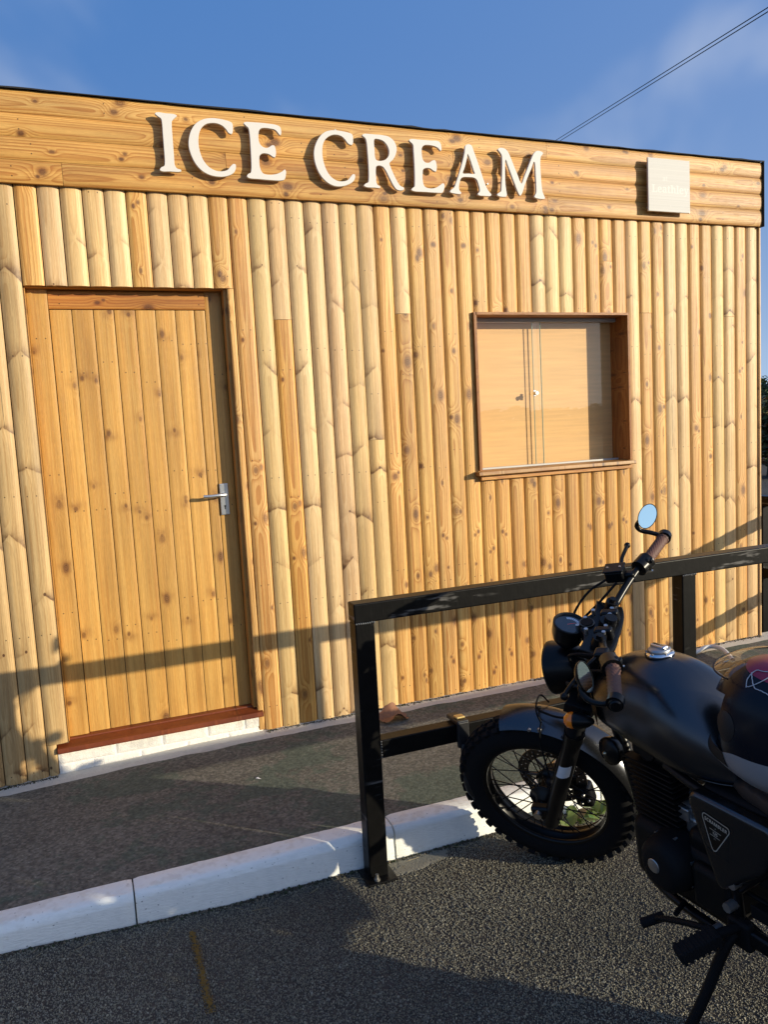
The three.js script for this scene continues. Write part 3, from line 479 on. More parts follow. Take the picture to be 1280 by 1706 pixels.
// weed growing against the kerb behind the front wheel
{
  const pl = thing('kerb_weed', 'broad leaved green weed growing at the kerb behind the wheel', 'weed'), R = rng(31);
  const greens = [phys({ color: lin(.10, .20, .035), roughness: .6, transmission: .25, side: THREE.DoubleSide }), phys({ color: lin(.16, .22, .04), roughness: .6, transmission: .25, side: THREE.DoubleSide }), phys({ color: lin(.26, .17, .06), roughness: .7, side: THREE.DoubleSide })];
  const c = onY(930, 1375, -.12); const base = V(c.x + .05, carY(1.7), 1.20);
  for (let k = 0; k < 26; k++) {
    const a = R() * Math.PI * 2, L = .05 + .07 * R(), w = L * .42, el = .25 + .9 * R(), o = V(base.x + (R() - .5) * .30, base.y, base.z + .02 + .1 * R());
    const d = V(Math.cos(a), 0, Math.sin(a)), sd = V(-d.z, 0, d.x);
    const g = gridGeo(4, 6, (u, v) => { const t = v, wd = w * Math.sin(Math.PI * Math.pow(t, .8)) * (u - .5), r = L * t; return o.clone().addScaledVector(d, r * Math.cos(el) + .01).addScaledVector(sd, wd).add(V(0, .01 + r * Math.sin(el) * (1 - .5 * t) + .2 * Math.abs(wd), 0)); });
    mesh('leaf', g, greens[R() < .2 ? 2 : R() < .5 ? 1 : 0], pl);
  }
}

// ------------------------------------------------------------------ wires, trees, hedge
{
  const A1 = atD(880, 263, 30), B1 = atD(1278, 14, 15), A2 = atD(880, 268, 30.3), B2 = atD(1278, 21, 15.1);
  const black = std({ color: lin(.02, .02, .022), roughness: .7 });
  const end = (a, b) => { const d = b.clone().sub(a); return b.clone().addScaledVector(d, 1.1); };
  const pole = thing('cable_pole', 'wooden pole carrying the overhead cables behind the kiosk', 'pole');
  const pt = A1.clone().addScaledVector(A1.clone().sub(B1), .55), pt2 = A2.clone().addScaledVector(A2.clone().sub(B2), .55), pe = end(A1, B1), pe2 = end(A2, B2);
  const cabs = [[pt, pe], [pt2, pe2]];
  for (const [ci, [a, b]] of cabs.entries()) { const pts = []; for (let k = 0; k <= 20; k++) pts.push(a.clone().lerp(b, k / 20)); tag(mesh('overhead_cable', tube(pts, .009, 40, 6), black), ci ? 'thin black overhead cable crossing the sky, lower of the pair' : 'thin black overhead cable crossing the sky, upper of the pair', 'cable', 'overhead cables'); }
  mesh('shaft', bar(V(pt.x, -.2, pt.z), V(pt.x, pt.y + .3, pt.z), .13, .10), std({ color: lin(.12, .08, .05), roughness: .9 }), pole);
  mesh('crossarm', box(pt.x - .5, pt.x + .5, Math.min(pt.y, pt2.y) - .06, Math.min(pt.y, pt2.y) - .01, pt.z - .05, pt.z + .05), std({ color: lin(.12, .08, .05), roughness: .9 }), pole);
}
function leafMass(n, seed, place, size, cols) {         // many small leaf faces in one geometry
  const R = rng(seed), pos = [], col = [];
  for (let i = 0; i < n; i++) {
    const [p, s] = place(R), a = R() * 6.3, b = R() * 3.1, c = cols[(R() * cols.length) | 0], k = .75 + .5 * R();
    const e1 = V(Math.cos(a), Math.sin(b) * .6, Math.sin(a)).normalize(), e2 = V(-Math.sin(a) * Math.cos(b), Math.sin(b), Math.cos(a) * Math.cos(b)).normalize(), S = size * s * (.6 + .8 * R());
    const q = [p.clone().addScaledVector(e1, -S), p.clone().addScaledVector(e2, -S * .5), p.clone().addScaledVector(e1, S), p.clone().addScaledVector(e2, S * .5)];
    for (const t of [0, 1, 2, 0, 2, 3]) { pos.push(q[t].x, q[t].y, q[t].z); col.push(c[0] * k, c[1] * k, c[2] * k); }
  }
  const g = new THREE.BufferGeometry(); g.setAttribute('position', new THREE.Float32BufferAttribute(pos, 3)); g.setAttribute('color', new THREE.Float32BufferAttribute(col, 3)); g.computeVertexNormals(); return g;
}
const leafMat = phys({ color: 0xffffff, vertexColors: true, roughness: .85, transmission: .2, side: THREE.DoubleSide });
function tree(label, x, z, h, r, seed, cols, cat = 'tree') {
  const t = thing('roadside_tree', label, cat, 'trees beyond the lane'); t.position.set(x, -.17, z); const R = rng(seed), bark = std({ color: lin(.09, .065, .045), roughness: 1 });
  const limbs = [bar(V(0, 0, 0), V(.1, h * .45, 0), h * .028, h * .018, 9)]; for (let k = 0; k < 7; k++) { const a = k * 2.4, y = h * (.25 + .25 * R()); limbs.push(bar(V(.06, y, 0), V(Math.cos(a) * r * .7, y + h * .25, Math.sin(a) * r * .7), h * .011, h * .004, 6)); }
  mesh('trunk', limbs, bark, t);
  const cl = []; for (let k = 0; k < 26; k++) { const a = R() * 6.3, q = Math.sqrt(R()) * r * .8, y = h * (.18 + .74 * R()); cl.push([V(Math.cos(a) * q * (1 - .5 * y / h), y, Math.sin(a) * q * (1 - .5 * y / h)), r * (.22 + .2 * R())]); }
  mesh('crown', leafMass(5200, seed + 1, R2 => { const c = cl[(R2() * cl.length) | 0]; const d = V(R2() - .5, R2() - .5, R2() - .5).normalize().multiplyScalar(c[1] * (.55 + .5 * R2())); return [c[0].clone().add(d), 1]; }, .10, cols), leafMat, t);
}
{
  const greens = [[.045, .075, .02], [.07, .10, .025], [.03, .05, .015]], mixd = [[.07, .09, .02], [.16, .13, .03], [.20, .09, .025], [.05, .06, .02]];
  const at = (u, D) => { const d = pixRay(u, 700); return camera.position.clone().addScaledVector(V(d.x, 0, d.z).normalize(), D); };
  let p = at(1281, 21); tree('bushy autumn shrub with yellow and red leaves seen past the kiosk corner', p.x, p.z, 1.75, 1.5, 41, mixd, 'shrub');
  p = at(1287, 27); tree('dark green tree standing behind the autumn shrub', p.x, p.z, 2.35, 1.9, 43, greens);
  // hedge far across the car park, mirrored in the serving window
  const R = rng(9), g = leafMass(26000, 91, R2 => { const a = mix(-.2, 2.0, R2()), D = 85, h = 2.55 + .9 * fbm(a * 40, 2, 7, 4); const y = h * Math.pow(R2(), .7), w = (R2() - .5) * 2.6 * (1 - .5 * y / h); return [V(Math.sin(a) * (D + w), -.15 + y, Math.cos(a) * (D + w)), 1]; }, .42, [[.05, .06, .02], [.07, .075, .025], [.09, .07, .03]]);
  const m = mesh('hedgerow', g, leafMat); m.userData = { kind: 'stuff', label: 'long dark hedgerow far across the car park', category: 'hedge' };
}
// ------------------------------------------------------------------ motorcycle
// bike space: x rearwards from the front axle, y up, z to the rider's left
const bike = thing('motorcycle', 'matt black scrambler motorcycle leaning on its stand, front wheel at the kerb', 'motorcycle');
bike.position.set(1.63254, -.12, 1.4659);
bike.rotation.order = 'YXZ'; bike.rotation.set(.11431, .0854 - Math.PI / 2, 0); bike.scale.setScalar(.96577); bike.updateMatrixWorld(true);
const steerM = new THREE.Matrix4().makeTranslation(-.1, 0, 0).multiply(new THREE.Matrix4().makeRotationAxis(V(Math.sin(.4712), Math.cos(.4712), 0), .64256)).multiply(new THREE.Matrix4().makeTranslation(.1, 0, 0));
const straight = new THREE.Matrix4();
const bm = (name, geos, mat, parent = bike, M = straight) => { const g = merge(geos); g.applyMatrix4(M); return mesh(name, g, mat, parent); };
const bs = (name, geos, mat, parent = bike) => bm(name, geos, mat, parent, steerM);
const MB = {
  rubber: phys({ color: lin(.010, .010, .0105), roughness: .85, specularIntensity: .25 }), black: phys({ color: lin(.005, .005, .0055), roughness: .30, specularIntensity: .5 }), matt: phys({ color: lin(.008, .008, .0085), roughness: .6, specularIntensity: .25 }),
  engine: phys({ color: lin(.007, .0068, .0066), roughness: .5, specularIntensity: .3 }), paint: phys({ color: lin(.085, .087, .094), metalness: .95, roughness: .27 }),
  chrome: std({ color: lin(.75, .75, .76), metalness: 1, roughness: .12 }), alloy: std({ color: lin(.42, .42, .42), metalness: .9, roughness: .38 }), bolt: std({ color: lin(.55, .54, .52), metalness: .95, roughness: .3 }),
  disc: std({ color: lin(.14, .12, .10), metalness: .85, roughness: .42 }), grip: std({ color: lin(.10, .042, .028), roughness: .62 }), amber: phys({ color: lin(1.0, .24, .012), roughness: .25, clearcoat: .5 }),
  mirror: std({ color: lin(.74, .98, 1), metalness: 1, roughness: .03 }), seat: std({ color: lin(.030, .022, .018), roughness: .62 }), white: std({ color: lin(.72, .72, .72), roughness: .5 }), lens: phys({ color: lin(.03, .03, .035), roughness: .06, clearcoat: 1 }),
  red: phys({ color: lin(.4, .01, .01), roughness: .2 }), brown: std({ color: lin(.06, .05, .04), roughness: .5, metalness: .4 }),
};
function revolve(prof, c, seg) { const g = new THREE.LatheGeometry(prof.map(p => new THREE.Vector2(p[0], p[1])), seg); g.rotateX(Math.PI / 2); return g.translate(c.x, c.y, c.z); }   // prof: [radius, z]
function wheel(name, c, R, M, drop) {
  const w = part(name, bike), hw = .052, rim = R - .105;
  const prof = []; for (let k = 0; k <= 16; k++) { const a = -Math.PI * .78 + k / 16 * Math.PI * 1.56; prof.push([R - .062 + .056 * Math.cos(a), hw * Math.sin(a) * 1.04]); }
  const ty = [revolve(prof.slice().reverse(), c, 72)];
  const N = 42; for (let i = 0; i < N; i++) for (const [lat, off, ww, len, rad] of [[-.013, 0, .021, .030, .0005], [.013, .5, .021, .030, .0005], [-.037, .5, .018, .027, -.0085], [.037, 0, .018, .027, -.0085]]) {
    const b = new RoundedBoxGeometry(len, .020, ww, 1, .003); b.rotateX(lat === 0 ? 0 : (Math.abs(lat) > .03 ? Math.sign(lat) * .62 : Math.sign(lat) * .12)); b.translate(0, R + rad - .007, lat); b.rotateZ((i + off) / N * Math.PI * 2); b.translate(c.x, c.y, c.z); ty.push(b);
  }
  bm('tyre', ty, MB.rubber, w, M);
  bm('rim', [revolve([[rim + .022, -.040], [rim + .006, -.042], [rim - .002, -.036], [rim - .004, -.028], [rim + .006, -.020], [rim - .010, -.008], [rim - .010, .008], [rim + .006, .020], [rim - .004, .028], [rim - .002, .036], [rim + .006, .042], [rim + .022, .040]].reverse(), c, 72)], MB.black, w, M);
  bm('hub', [revolve([[.0, -.07], [.028, -.07], [.030, -.05], [.052, -.045], [.052, -.036], [.026, -.03], [.026, .03], [.052, .036], [.052, .045], [.030, .05], [.022, .07], [0, .07]].reverse(), c, 30)], MB.black, w, M);
  for (let i = 0; i < 36; i++) { const sd = i % 2 ? 1 : -1, a = i / 36 * Math.PI * 2, b = a + (Math.floor(i / 2) % 2 ? 1 : -1) * .62; bm('spoke', [bar(V(c.x + Math.cos(b) * .048, c.y + Math.sin(b) * .048, c.z + sd * .04), V(c.x + Math.cos(a) * (rim - .006), c.y + Math.sin(a) * (rim - .006), c.z + sd * .006), .0021, .0021, 6)], MB.black, w, M); }
  bm('axle', [bar(V(c.x, c.y, c.z - .12), V(c.x, c.y, c.z + .12), .009), bar(V(c.x, c.y, c.z + .115), V(c.x, c.y, c.z + .13), .015, .015, 6), bar(V(c.x, c.y, c.z - .13), V(c.x, c.y, c.z - .115), .015, .015, 6)], MB.bolt, w, M);
  const holes = []; const ds = new THREE.Shape().absarc(0, 0, .128, 0, Math.PI * 2), hl = new THREE.Path().absarc(0, 0, .088, 0, Math.PI * 2, true); ds.holes.push(hl);
  for (let i = 0; i < 24; i++) for (const q of [.101, .115]) { const a = (i + (q > .11 ? .5 : 0)) / 24 * Math.PI * 2; ds.holes.push(new THREE.Path().absarc(Math.cos(a) * q, Math.sin(a) * q, .0032, 0, Math.PI * 2, true)); }
  const dg = new THREE.ExtrudeGeometry(ds, { depth: .004, bevelEnabled: false, curveSegments: 24 }).translate(c.x, c.y, c.z - .072); const arms = []; for (let i = 0; i < 6; i++) { const a = i / 6 * Math.PI * 2; arms.push(bar(V(c.x + Math.cos(a) * .03, c.y + Math.sin(a) * .03, c.z - .068), V(c.x + Math.cos(a) * .092, c.y + Math.sin(a) * .092, c.z - .070), .006)); }
  bm('brake_disc', [dg, ...arms], MB.disc, w, M);
  return w;
}
wheel('front_wheel', V(0, .325, 0), .325, steerM);
wheel('rear_wheel', V(1.33, .315, 0), .315, straight);
// front end ----------------------------------------------------------------------------------------
{
  const rk = Math.tan(.4558), fs = h => .402 - (1.04 - h) * rk;            // fork line in side view
  for (const l of [.095, -.095]) {
    const f = part('fork_leg', bike);
    bs('fork_tube', [bar(V(fs(1.015), 1.015, l), V(fs(.58), .58, l), .0205)], MB.black, f);
    bs('fork_slider', [bar(V(fs(.66), .66, l), V(fs(.27), .27, l), .030, .028, 20), bar(V(fs(.675), .675, l), V(fs(.645), .645, l), .034, .033, 20), bar(V(fs(.285), .285, l), V(fs(.25), .25, l), .026, .018, 16), rbox(-.03, .075, .29, .345, l - .02, l + .02, .012)], MB.black, f);
    bs('fork_cap', [bar(V(fs(1.012), 1.012, l), V(fs(1.036), 1.036, l), .021, .019, 20), bar(V(fs(1.036), 1.036, l), V(fs(1.046), 1.046, l), .011, .011, 6)], MB.black, f);
    bs('gaiter', [lathe(Array.from({ length: 17 }, (_, k) => [.026 + (k % 2 ? .005 : 0), k * .0085]), V(fs(.655), .655, l), V(rk, 1, 0), 18)], MB.rubber, f);
  }
  bs('sticker', [(() => { const g = gridGeo(10, 4, (a, b) => { const t = mix(.15, Math.PI * .82, a), h = mix(.505, .553, b); return V(fs(h) - Math.cos(t) * .0308, h, .095 + Math.sin(t) * .0308); }); return g; })()], MB.white);
  // yokes
  const yoke = (h, th, mat, nm) => { const s = new THREE.Shape(), sx = fs(h); s.moveTo(-.045, -.125); s.lineTo(.03, -.125); s.quadraticCurveTo(.05, -.08, .045, 0); s.quadraticCurveTo(.05, .08, .03, .125); s.lineTo(-.045, .125); s.quadraticCurveTo(-.03, .06, -.06, .03); s.lineTo(-.06, -.03); s.quadraticCurveTo(-.03, -.06, -.045, -.125); const g = new THREE.ExtrudeGeometry(s, { depth: th, bevelEnabled: true, bevelSize: .004, bevelThickness: .004, bevelSegments: 2 }); g.rotateX(Math.PI / 2); g.rotateZ(-.4); g.translate(sx, h, 0); return bs(nm, [g], mat); };
  yoke(1.0, .022, MB.black, 'top_yoke'); yoke(.80, .03, MB.matt, 'bottom_yoke');
  bs('steering_stem', [bar(V(.405, 1.03, 0), V(.25, .70, 0), .026), bar(V(.407, 1.02, 0), V(.417, 1.04, 0), .02, .018, 20)], MB.black);
  const bolts = []; for (const [s, h, l] of [[.345, 1.035, .05], [.345, 1.035, -.05], [.40, 1.03, .03], [.40, 1.03, -.03], [.40, 1.03, .062], [.40, 1.03, -.062], [.31, 1.03, .02], [.325, 1.03, -.02]]) bolts.push(bar(V(s, h - .02, l), V(s + .004, h + .004, l), .0065, .006, 10));
  bs('yoke_bolt', bolts, MB.bolt);
  bs('bar_clamp', [rbox(.37, .425, .995, 1.035, .032, .060, .008), rbox(.37, .425, .995, 1.035, -.060, -.032, .008)], MB.black);
  bs('ignition_switch', [bar(V(.33, .99, 0), V(.337, 1.025, 0), .024, .023, 20), bar(V(.337, 1.025, 0), V(.338, 1.030, 0), .019, .019, 20)], MB.matt);
  bs('ignition_ring', [bar(V(.337, 1.0255, 0), V(.3375, 1.0275, 0), .0235, .0235, 20)], MB.disc);
  // handlebar
  const hb = s => [V(.517, 1.067, .425 * s), V(.50, 1.066, .34 * s), V(.468, 1.062, .26 * s), V(.435, 1.045, .18 * s), V(.405, 1.022, .10 * s), V(.398, 1.017, .05 * s)];
  bs('handlebar', [tube([...hb(-1), ...hb(1).reverse()], .0118, 70, 12)], MB.black);
  for (const s of [1, -1]) {
    const a = V(.484, 1.064, .283 * s), b = V(.5145, 1.067, .405 * s), d = b.clone().sub(a), L = d.length(); d.normalize();
    const gp = gridGeo(40, 60, (u, v) => { const t = u * Math.PI * 2, y = v * L, dia = Math.abs(Math.sin(t * 6 + y * 210)) * Math.abs(Math.sin(t * 6 - y * 210)); const end = (v < .06 || v > .95) ? .0025 : 0; return V(Math.cos(t) * (.0165 + .0022 * Math.sqrt(dia) + end), y, Math.sin(t) * (.0165 + .0022 * Math.sqrt(dia) + end)); }, null, true);
    gp.applyQuaternion(new THREE.Quaternion().setFromUnitVectors(V(0, 1, 0), d)); gp.translate(a.x, a.y, a.z);
    bs('grip', [gp], MB.grip);
    bs('bar_end', [bar(b, b.clone().addScaledVector(d, .03), .0195, .0185, 20), bar(b.clone().addScaledVector(d, .03), b.clone().addScaledVector(d, .034), .016, .013, 20)], MB.black);
    bs('switch_housing', [bar(V(.462, 1.060, .238 * s), V(.482, 1.063, .281 * s), .027, .029, 18), rbox(.455, .50, 1.04, 1.085, Math.min(.245 * s, .275 * s), Math.max(.245 * s, .275 * s), .01), rbox(.488, .506, 1.066, 1.08, Math.min(.25 * s, .268 * s), Math.max(.25 * s, .268 * s), .003)], MB.black);
    bs('housing_screw', [bar(V(.46, 1.034, .25 * s), V(.458, 1.03, .25 * s), .004, .004, 8), bar(V(.498, 1.045, .245 * s), V(.502, 1.043, .245 * s), .004, .004, 8)], MB.bolt);
  }
  // levers: brake with reservoir on the right, clutch on the left
  bs('brake_lever', [tube([V(.425, 1.058, -.205), V(.408, 1.062, -.245), V(.400, 1.070, -.29), V(.408, 1.082, -.335), V(.410, 1.084, -.352)], .0065, 24, 8), new THREE.SphereGeometry(.0105, 12, 10).translate(.410, 1.084, -.356)], MB.black);
  bs('brake_reservoir', [rbox(.365, .425, 1.045, 1.085, -.232, -.182, .007), rbox(.362, .428, 1.0855, 1.092, -.235, -.179, .003), rbox(.42, .455, 1.035, 1.07, -.222, -.192, .008)], MB.black);
  bs('reservoir_screw', [bar(V(.375, 1.091, -.207), V(.375, 1.094, -.207), .004, .004, 8), bar(V(.415, 1.091, -.207), V(.415, 1.094, -.207), .004, .004, 8)], MB.bolt);
  bs('clutch_lever', [tube([V(.43, 1.055, .20), V(.41, 1.055, .24), V(.385, 1.045, .28), V(.358, 1.027, .318), V(.350, 1.018, .33)], .0065, 24, 8), new THREE.SphereGeometry(.0115, 12, 10).translate(.347, 1.015, .333), rbox(.415, .455, 1.035, 1.07, .185, .222, .008)], MB.black);
  // cables and hoses
  const hoses = [[V(.37, 1.06, -.19), V(.31, 1.04, -.15), V(.26, .99, -.10), V(.25, .93, -.06), V(.27, .86, -.05)], [V(.40, 1.05, -.18), V(.35, 1.02, -.12), V(.28, .97, -.07), V(.27, .90, -.04), V(.30, .80, -.06)], [V(.44, 1.035, -.23), V(.40, 1.0, -.16), V(.34, .97, -.09), V(.30, .95, -.05), V(.31, .86, -.02)], [V(.42, 1.05, .20), V(.33, 1.02, .15), V(.28, .95, .08), V(.29, .86, .06), V(.33, .78, .08)], [V(.455, 1.03, .25), V(.40, .99, .19), V(.35, .94, .13), V(.34, .86, .08), V(.38, .76, .06)]];
  for (const h of hoses) bs('control_cable', [tube(h, .0042, 30, 7)], MB.rubber);
  bs('brake_hose', [tube([V(.27, .80, .07), V(.20, .72, .075), V(.098, .705, .03), V(.075, .69, -.01), V(.07, .60, -.075), V(.085, .40, -.085), V(.09, .27, -.085)], .004, 40, 7), tube([V(.105, .690, .066), V(.090, .712, .045), V(.080, .720, 0), V(.080, .712, -.045), V(.085, .66, -.072)], .0032, 24, 6), tube([V(.105, .690, .066), V(.085, .63, .075), V(.075, .54, .075), V(.07, .46, .078)], .0032, 24, 6)], MB.rubber);
  // instrument
  const ga = V(.255, .965, 0), gd = V(.42, .90, 0).normalize();
  bs('instrument_housing', [lathe([[0, -.012], [.030, -.010], [.044, .008], [.050, .03], [.052, .062], [.0525, .070], [.048, .072], [.045, .064], [0, .0635]], ga, gd, 40)], MB.black);
  { const c = document.createElement('canvas'); c.width = c.height = 256; const x = c.getContext('2d'); x.fillStyle = '#0a0c14'; x.fillRect(0, 0, 256, 256); x.strokeStyle = '#b9c0cc'; x.lineWidth = 26; x.beginPath(); x.arc(128, 128, 84, Math.PI * .95, Math.PI * 1.75); x.stroke(); x.strokeStyle = '#1a1d26'; x.lineWidth = 3; for (let k = 0; k < 14; k++) { const a = Math.PI * (.95 + .8 * k / 13); x.beginPath(); x.moveTo(128 + Math.cos(a) * 72, 128 + Math.sin(a) * 72); x.lineTo(128 + Math.cos(a) * 98, 128 + Math.sin(a) * 98); x.stroke(); } x.strokeStyle = '#d5321e'; x.lineWidth = 7; x.beginPath(); x.moveTo(128, 150); x.lineTo(108, 70); x.stroke();
    const t = new THREE.CanvasTexture(c); t.colorSpace = THREE.SRGBColorSpace; const g = new THREE.CircleGeometry(.0448, 36); g.rotateZ(-Math.PI / 2); const q = new THREE.Quaternion().setFromUnitVectors(V(0, 0, 1), gd); g.applyQuaternion(q); const p = ga.clone().addScaledVector(gd, .0645); g.translate(p.x, p.y, p.z); bs('instrument_face', [g], phys({ map: t, roughness: .25, clearcoat: 1, clearcoatRoughness: .03 })); }
  // headlamp and indicators
  bs('headlamp', [lathe([[0, -.075], [.03, -.072], [.058, -.055], [.076, -.02], [.082, .02], [.086, .035], [.086, .045], [.080, .048]], V(.225, .865, 0), V(-1, -.08, 0), 40)], MB.black);
  bs('headlamp_lens', [lathe([[.0805, .046], [.06, .055], [.03, .060], [0, .061]], V(.225, .865, 0), V(-1, -.08, 0), 40)], MB.lens);
  bs('headlamp_bracket', [tube([V(.25, .865, .084), V(.28, .865, .10), V(.33, .86, .11)], .008, 10, 8), tube([V(.25, .865, -.084), V(.28, .865, -.10), V(.33, .86, -.11)], .008, 10, 8)], MB.black);
  for (const s of [1, -1]) { bs('indicator_body', [lathe([[.021, 0], [.026, .004], [.025, .02], [.019, .045], [.008, .063], [0, .066]], V(.267, .786, .165 * s), V(1, -.06, 0), 24), bar(V(.285, .786, .16 * s), V(.295, .79, .10 * s), .008)], MB.black); bs('indicator_lens', [lathe([[.0245, .002], [.026, -.004], [.022, -.018], [.012, -.027], [0, -.029]].reverse(), V(.267, .786, .165 * s), V(1, -.06, 0), 24)], MB.amber); }
  // mudguard
  const mg = (R, w, flip) => gridGeo(16, 40, (u, v) => { const a = mix(100, 2, v) * Math.PI / 180, t = (u - .5) * 2, rr = R - .030 * Math.pow(Math.abs(t), 2.4) - .006 * (v > .97 ? 1 : 0); return V(Math.cos(a) * rr, .325 + Math.sin(a) * rr, t * w); }, null, flip);
  bs('front_mudguard', [mg(.362, .067, false), mg(.3585, .0655, true)], MB.paint);
  bs('mudguard_bolt', [bar(V(.052, .655, .062), V(.052, .657, .071), .006, .005, 10), bar(V(.088, .655, .062), V(.088, .657, .071), .0075, .006, 10)], MB.bolt);
  bs('mudguard_stay', [tube([V(.16, .63, .066), V(.19, .62, .085), V(.20, .61, .095)], .006, 8, 8), tube([V(.16, .63, -.066), V(.19, .62, -.085), V(.20, .61, -.095)], .006, 8, 8)], MB.black);
  bs('brake_caliper', [rbox(.065, .13, .195, .285, -.105, -.045, .014), rbox(.04, .10, .25, .31, -.10, -.075, .008)], MB.black);
  bs('caliper_pin', [bar(V(.09, .22, -.044), V(.09, .22, -.038), .007, .006, 10), bar(V(.105, .26, -.044), V(.105, .26, -.038), .007, .006, 10), bar(V(.12, .235, -.044), V(.12, .235, -.039), .005, .005, 10)], MB.bolt);
  // bar-end mirrors
  const q0 = bike.getWorldQuaternion(new THREE.Quaternion()), sq = new THREE.Quaternion().setFromRotationMatrix(steerM), inv = q0.clone().multiply(sq).invert();
  const toLocal = d => d.clone().applyQuaternion(inv).normalize();
  const mirror = (c, nw, upw, ax, ay, stem) => {
    const m = part('mirror', bike), n = toLocal(nw); let up = toLocal(upw); const sx = up.clone().cross(n).normalize(); up = n.clone().cross(sx);
    const B = new THREE.Matrix4().makeBasis(sx, up, n).setPosition(c);
    const dome = lathe([[0, -.018], [.35, -.0165], [.7, -.011], [.93, -.003], [1, .003], [1, .006], [.95, .0066], [.94, .004]].map(p => [p[0] * ax, p[1]]), V(0, 0, 0), V(0, 0, 1), 36).scale(1, ay / ax, 1).applyMatrix4(B);
    const face = new THREE.CircleGeometry(ax * .945, 40).scale(1, ay / ax, 1).translate(0, 0, .0045).applyMatrix4(B);
    bs('mirror_shell', [dome], MB.black, m); bs('mirror_glass', [face], MB.mirror, m);
    bs('mirror_stem', [tube(stem, .0078, 20, 8), bar(stem[0].clone().add(V(0, 0, -.011)), stem[0].clone().add(V(0, 0, .011)), .0225, .0225, 18)], MB.black, m);
  };
  mirror(V(.490, 1.168, -.385), V(-.34, .12, .94), V(.62, 1, -.15), .030, .043, [V(.518, 1.068, -.418), V(.485, 1.090, -.412), V(.452, 1.108, -.405), V(.445, 1.130, -.398), V(.456, 1.146, -.393), V(.468, 1.155, -.39)]);
  mirror(V(.437, 1.110, .372), V(.42, .22, 1.0), V(-.45, 1, 0), .031, .046, [V(.518, 1.068, .418), V(.48, 1.062, .42), V(.445, 1.068, .41), V(.428, 1.085, .395), V(.43, 1.10, .383)]);
}
// tank -----------------------------------------------------------------------------------------------
{
  const st = [[.372, .845, .775, .030], [.385, .872, .752, .080], [.41, .902, .740, .108], [.445, .925, .732, .127], [.50, .948, .726, .140], [.56, .961, .718, .146], [.62, .965, .706, .145], [.68, .957, .695, .145], [.73, .938, .690, .140], [.78, .902, .688, .130], [.82, .862, .690, .116], [.855, .818, .694, .098], [.88, .775, .70, .078], [.892, .742, .708, .05]];
  const cur = k => new THREE.CatmullRomCurve3(st.map(q => V(q[0], q[k], 0)));
  const cT = cur(1), cB = cur(2), cW = cur(3);
  const g = gridGeo(56, 60, (u, v) => { const T = cT.getPoint(v), top = T.y, bot = cB.getPoint(v).y, w = cW.getPoint(v).y, a = u * Math.PI * 2 + Math.PI / 2, c = Math.cos(a), s = Math.sin(a), mid = bot + .36 * (top - bot); const y = s > 0 ? mid + (top - mid) * Math.pow(s, .95) : mid - (mid - bot) * Math.pow(-s, .62); let z = w * Math.sign(c) * Math.pow(Math.abs(c), s > 0 ? .92 : .55); const kn = sstep(.62, .80, v) * sstep(.02, .5, Math.abs(c)) * .012 * (1 - Math.abs(s)); z -= Math.sign(z) * kn; return V(T.x, y, z); }, null, false);
  const cap0 = st[0], capN = st[st.length - 1];
  bm('fuel_tank', [g, new THREE.SphereGeometry(1, 20, 14).scale(.012, (cap0[1] - cap0[2]) / 2, cap0[3]).translate(cap0[0], (cap0[1] + cap0[2]) / 2, 0), new THREE.SphereGeometry(1, 20, 14).scale(.01, (capN[1] - capN[2]) / 2, capN[3]).translate(capN[0], (capN[1] + capN[2]) / 2, 0)], MB.paint);
  const seamAt = (v, sg) => { const T = cT.getPoint(v), top = T.y, bot = cB.getPoint(v).y, w = cW.getPoint(v).y, mid = bot + .36 * (top - bot), sn = .86, c = Math.sqrt(1 - sn * sn); return V(T.x, mid - (mid - bot) * Math.pow(sn, .62) - .001, sg * (w * Math.pow(c, .55))); };
  bm('tank_seam', [1, -1].map(sg => tube(Array.from({ length: 22 }, (_, k) => seamAt(.1 + .82 * k / 21, sg)), .0042, 60, 8)), MB.paint);
  const cp = V(.592, .962, 0), cd = V(-.02, 1, 0);
  const fc = part('fuel_cap', bike);
  bm('cap_ring', [lathe([[0, 0], [.040, 0], [.041, .006], [.036, .010], [.030, .011], [0, .0112]], cp, cd, 40)], MB.chrome, fc);
  bm('cap_lid', [lathe([[.031, .0113], [.032, .017], [.027, .021], [0, .0225]], cp, cd, 40)], MB.alloy, fc);
  bm('cap_handle', [rbox(cp.x - .026, cp.x + .026, cp.y + .018, cp.y + .030, -.010, .010, .005)], MB.chrome, fc);
  const cb = []; for (let k = 0; k < 6; k++) { const a = k / 6 * 6.283 + .3; cb.push(bar(V(cp.x + Math.cos(a) * .035, cp.y + .008, Math.sin(a) * .035), V(cp.x + Math.cos(a) * .035, cp.y + .0135, Math.sin(a) * .035), .0035, .003, 8)); } bm('cap_bolt', cb, MB.bolt, fc);
  // maker's plate on the tank flank, near the headstock
  { const c = document.createElement('canvas'); c.width = 256; c.height = 160; const x = c.getContext('2d'); x.fillStyle = '#15130f'; x.fillRect(0, 0, 256, 160); x.strokeStyle = '#b08a4c'; x.lineWidth = 9; x.strokeRect(8, 8, 240, 144); x.lineWidth = 4; for (let k = 0; k < 9; k++) { x.beginPath(); x.moveTo(20 + k * 12, 130); x.lineTo(40 + k * 20, 40); x.stroke(); } const t = new THREE.CanvasTexture(c); t.colorSpace = THREE.SRGBColorSpace;
    const g2 = gridGeo(8, 6, (u, v) => { const s = mix(.392, .47, u), y = mix(.762, .820, v) - (u - .5) * .025; const w = cW.getPoint((s - .372) / .52).y; return V(s, y, (.088 + (s - .392) * .60) + .012); }); bm('tank_badge', [g2], std({ map: t, metalness: .5, roughness: .4, side: THREE.DoubleSide })); }
}
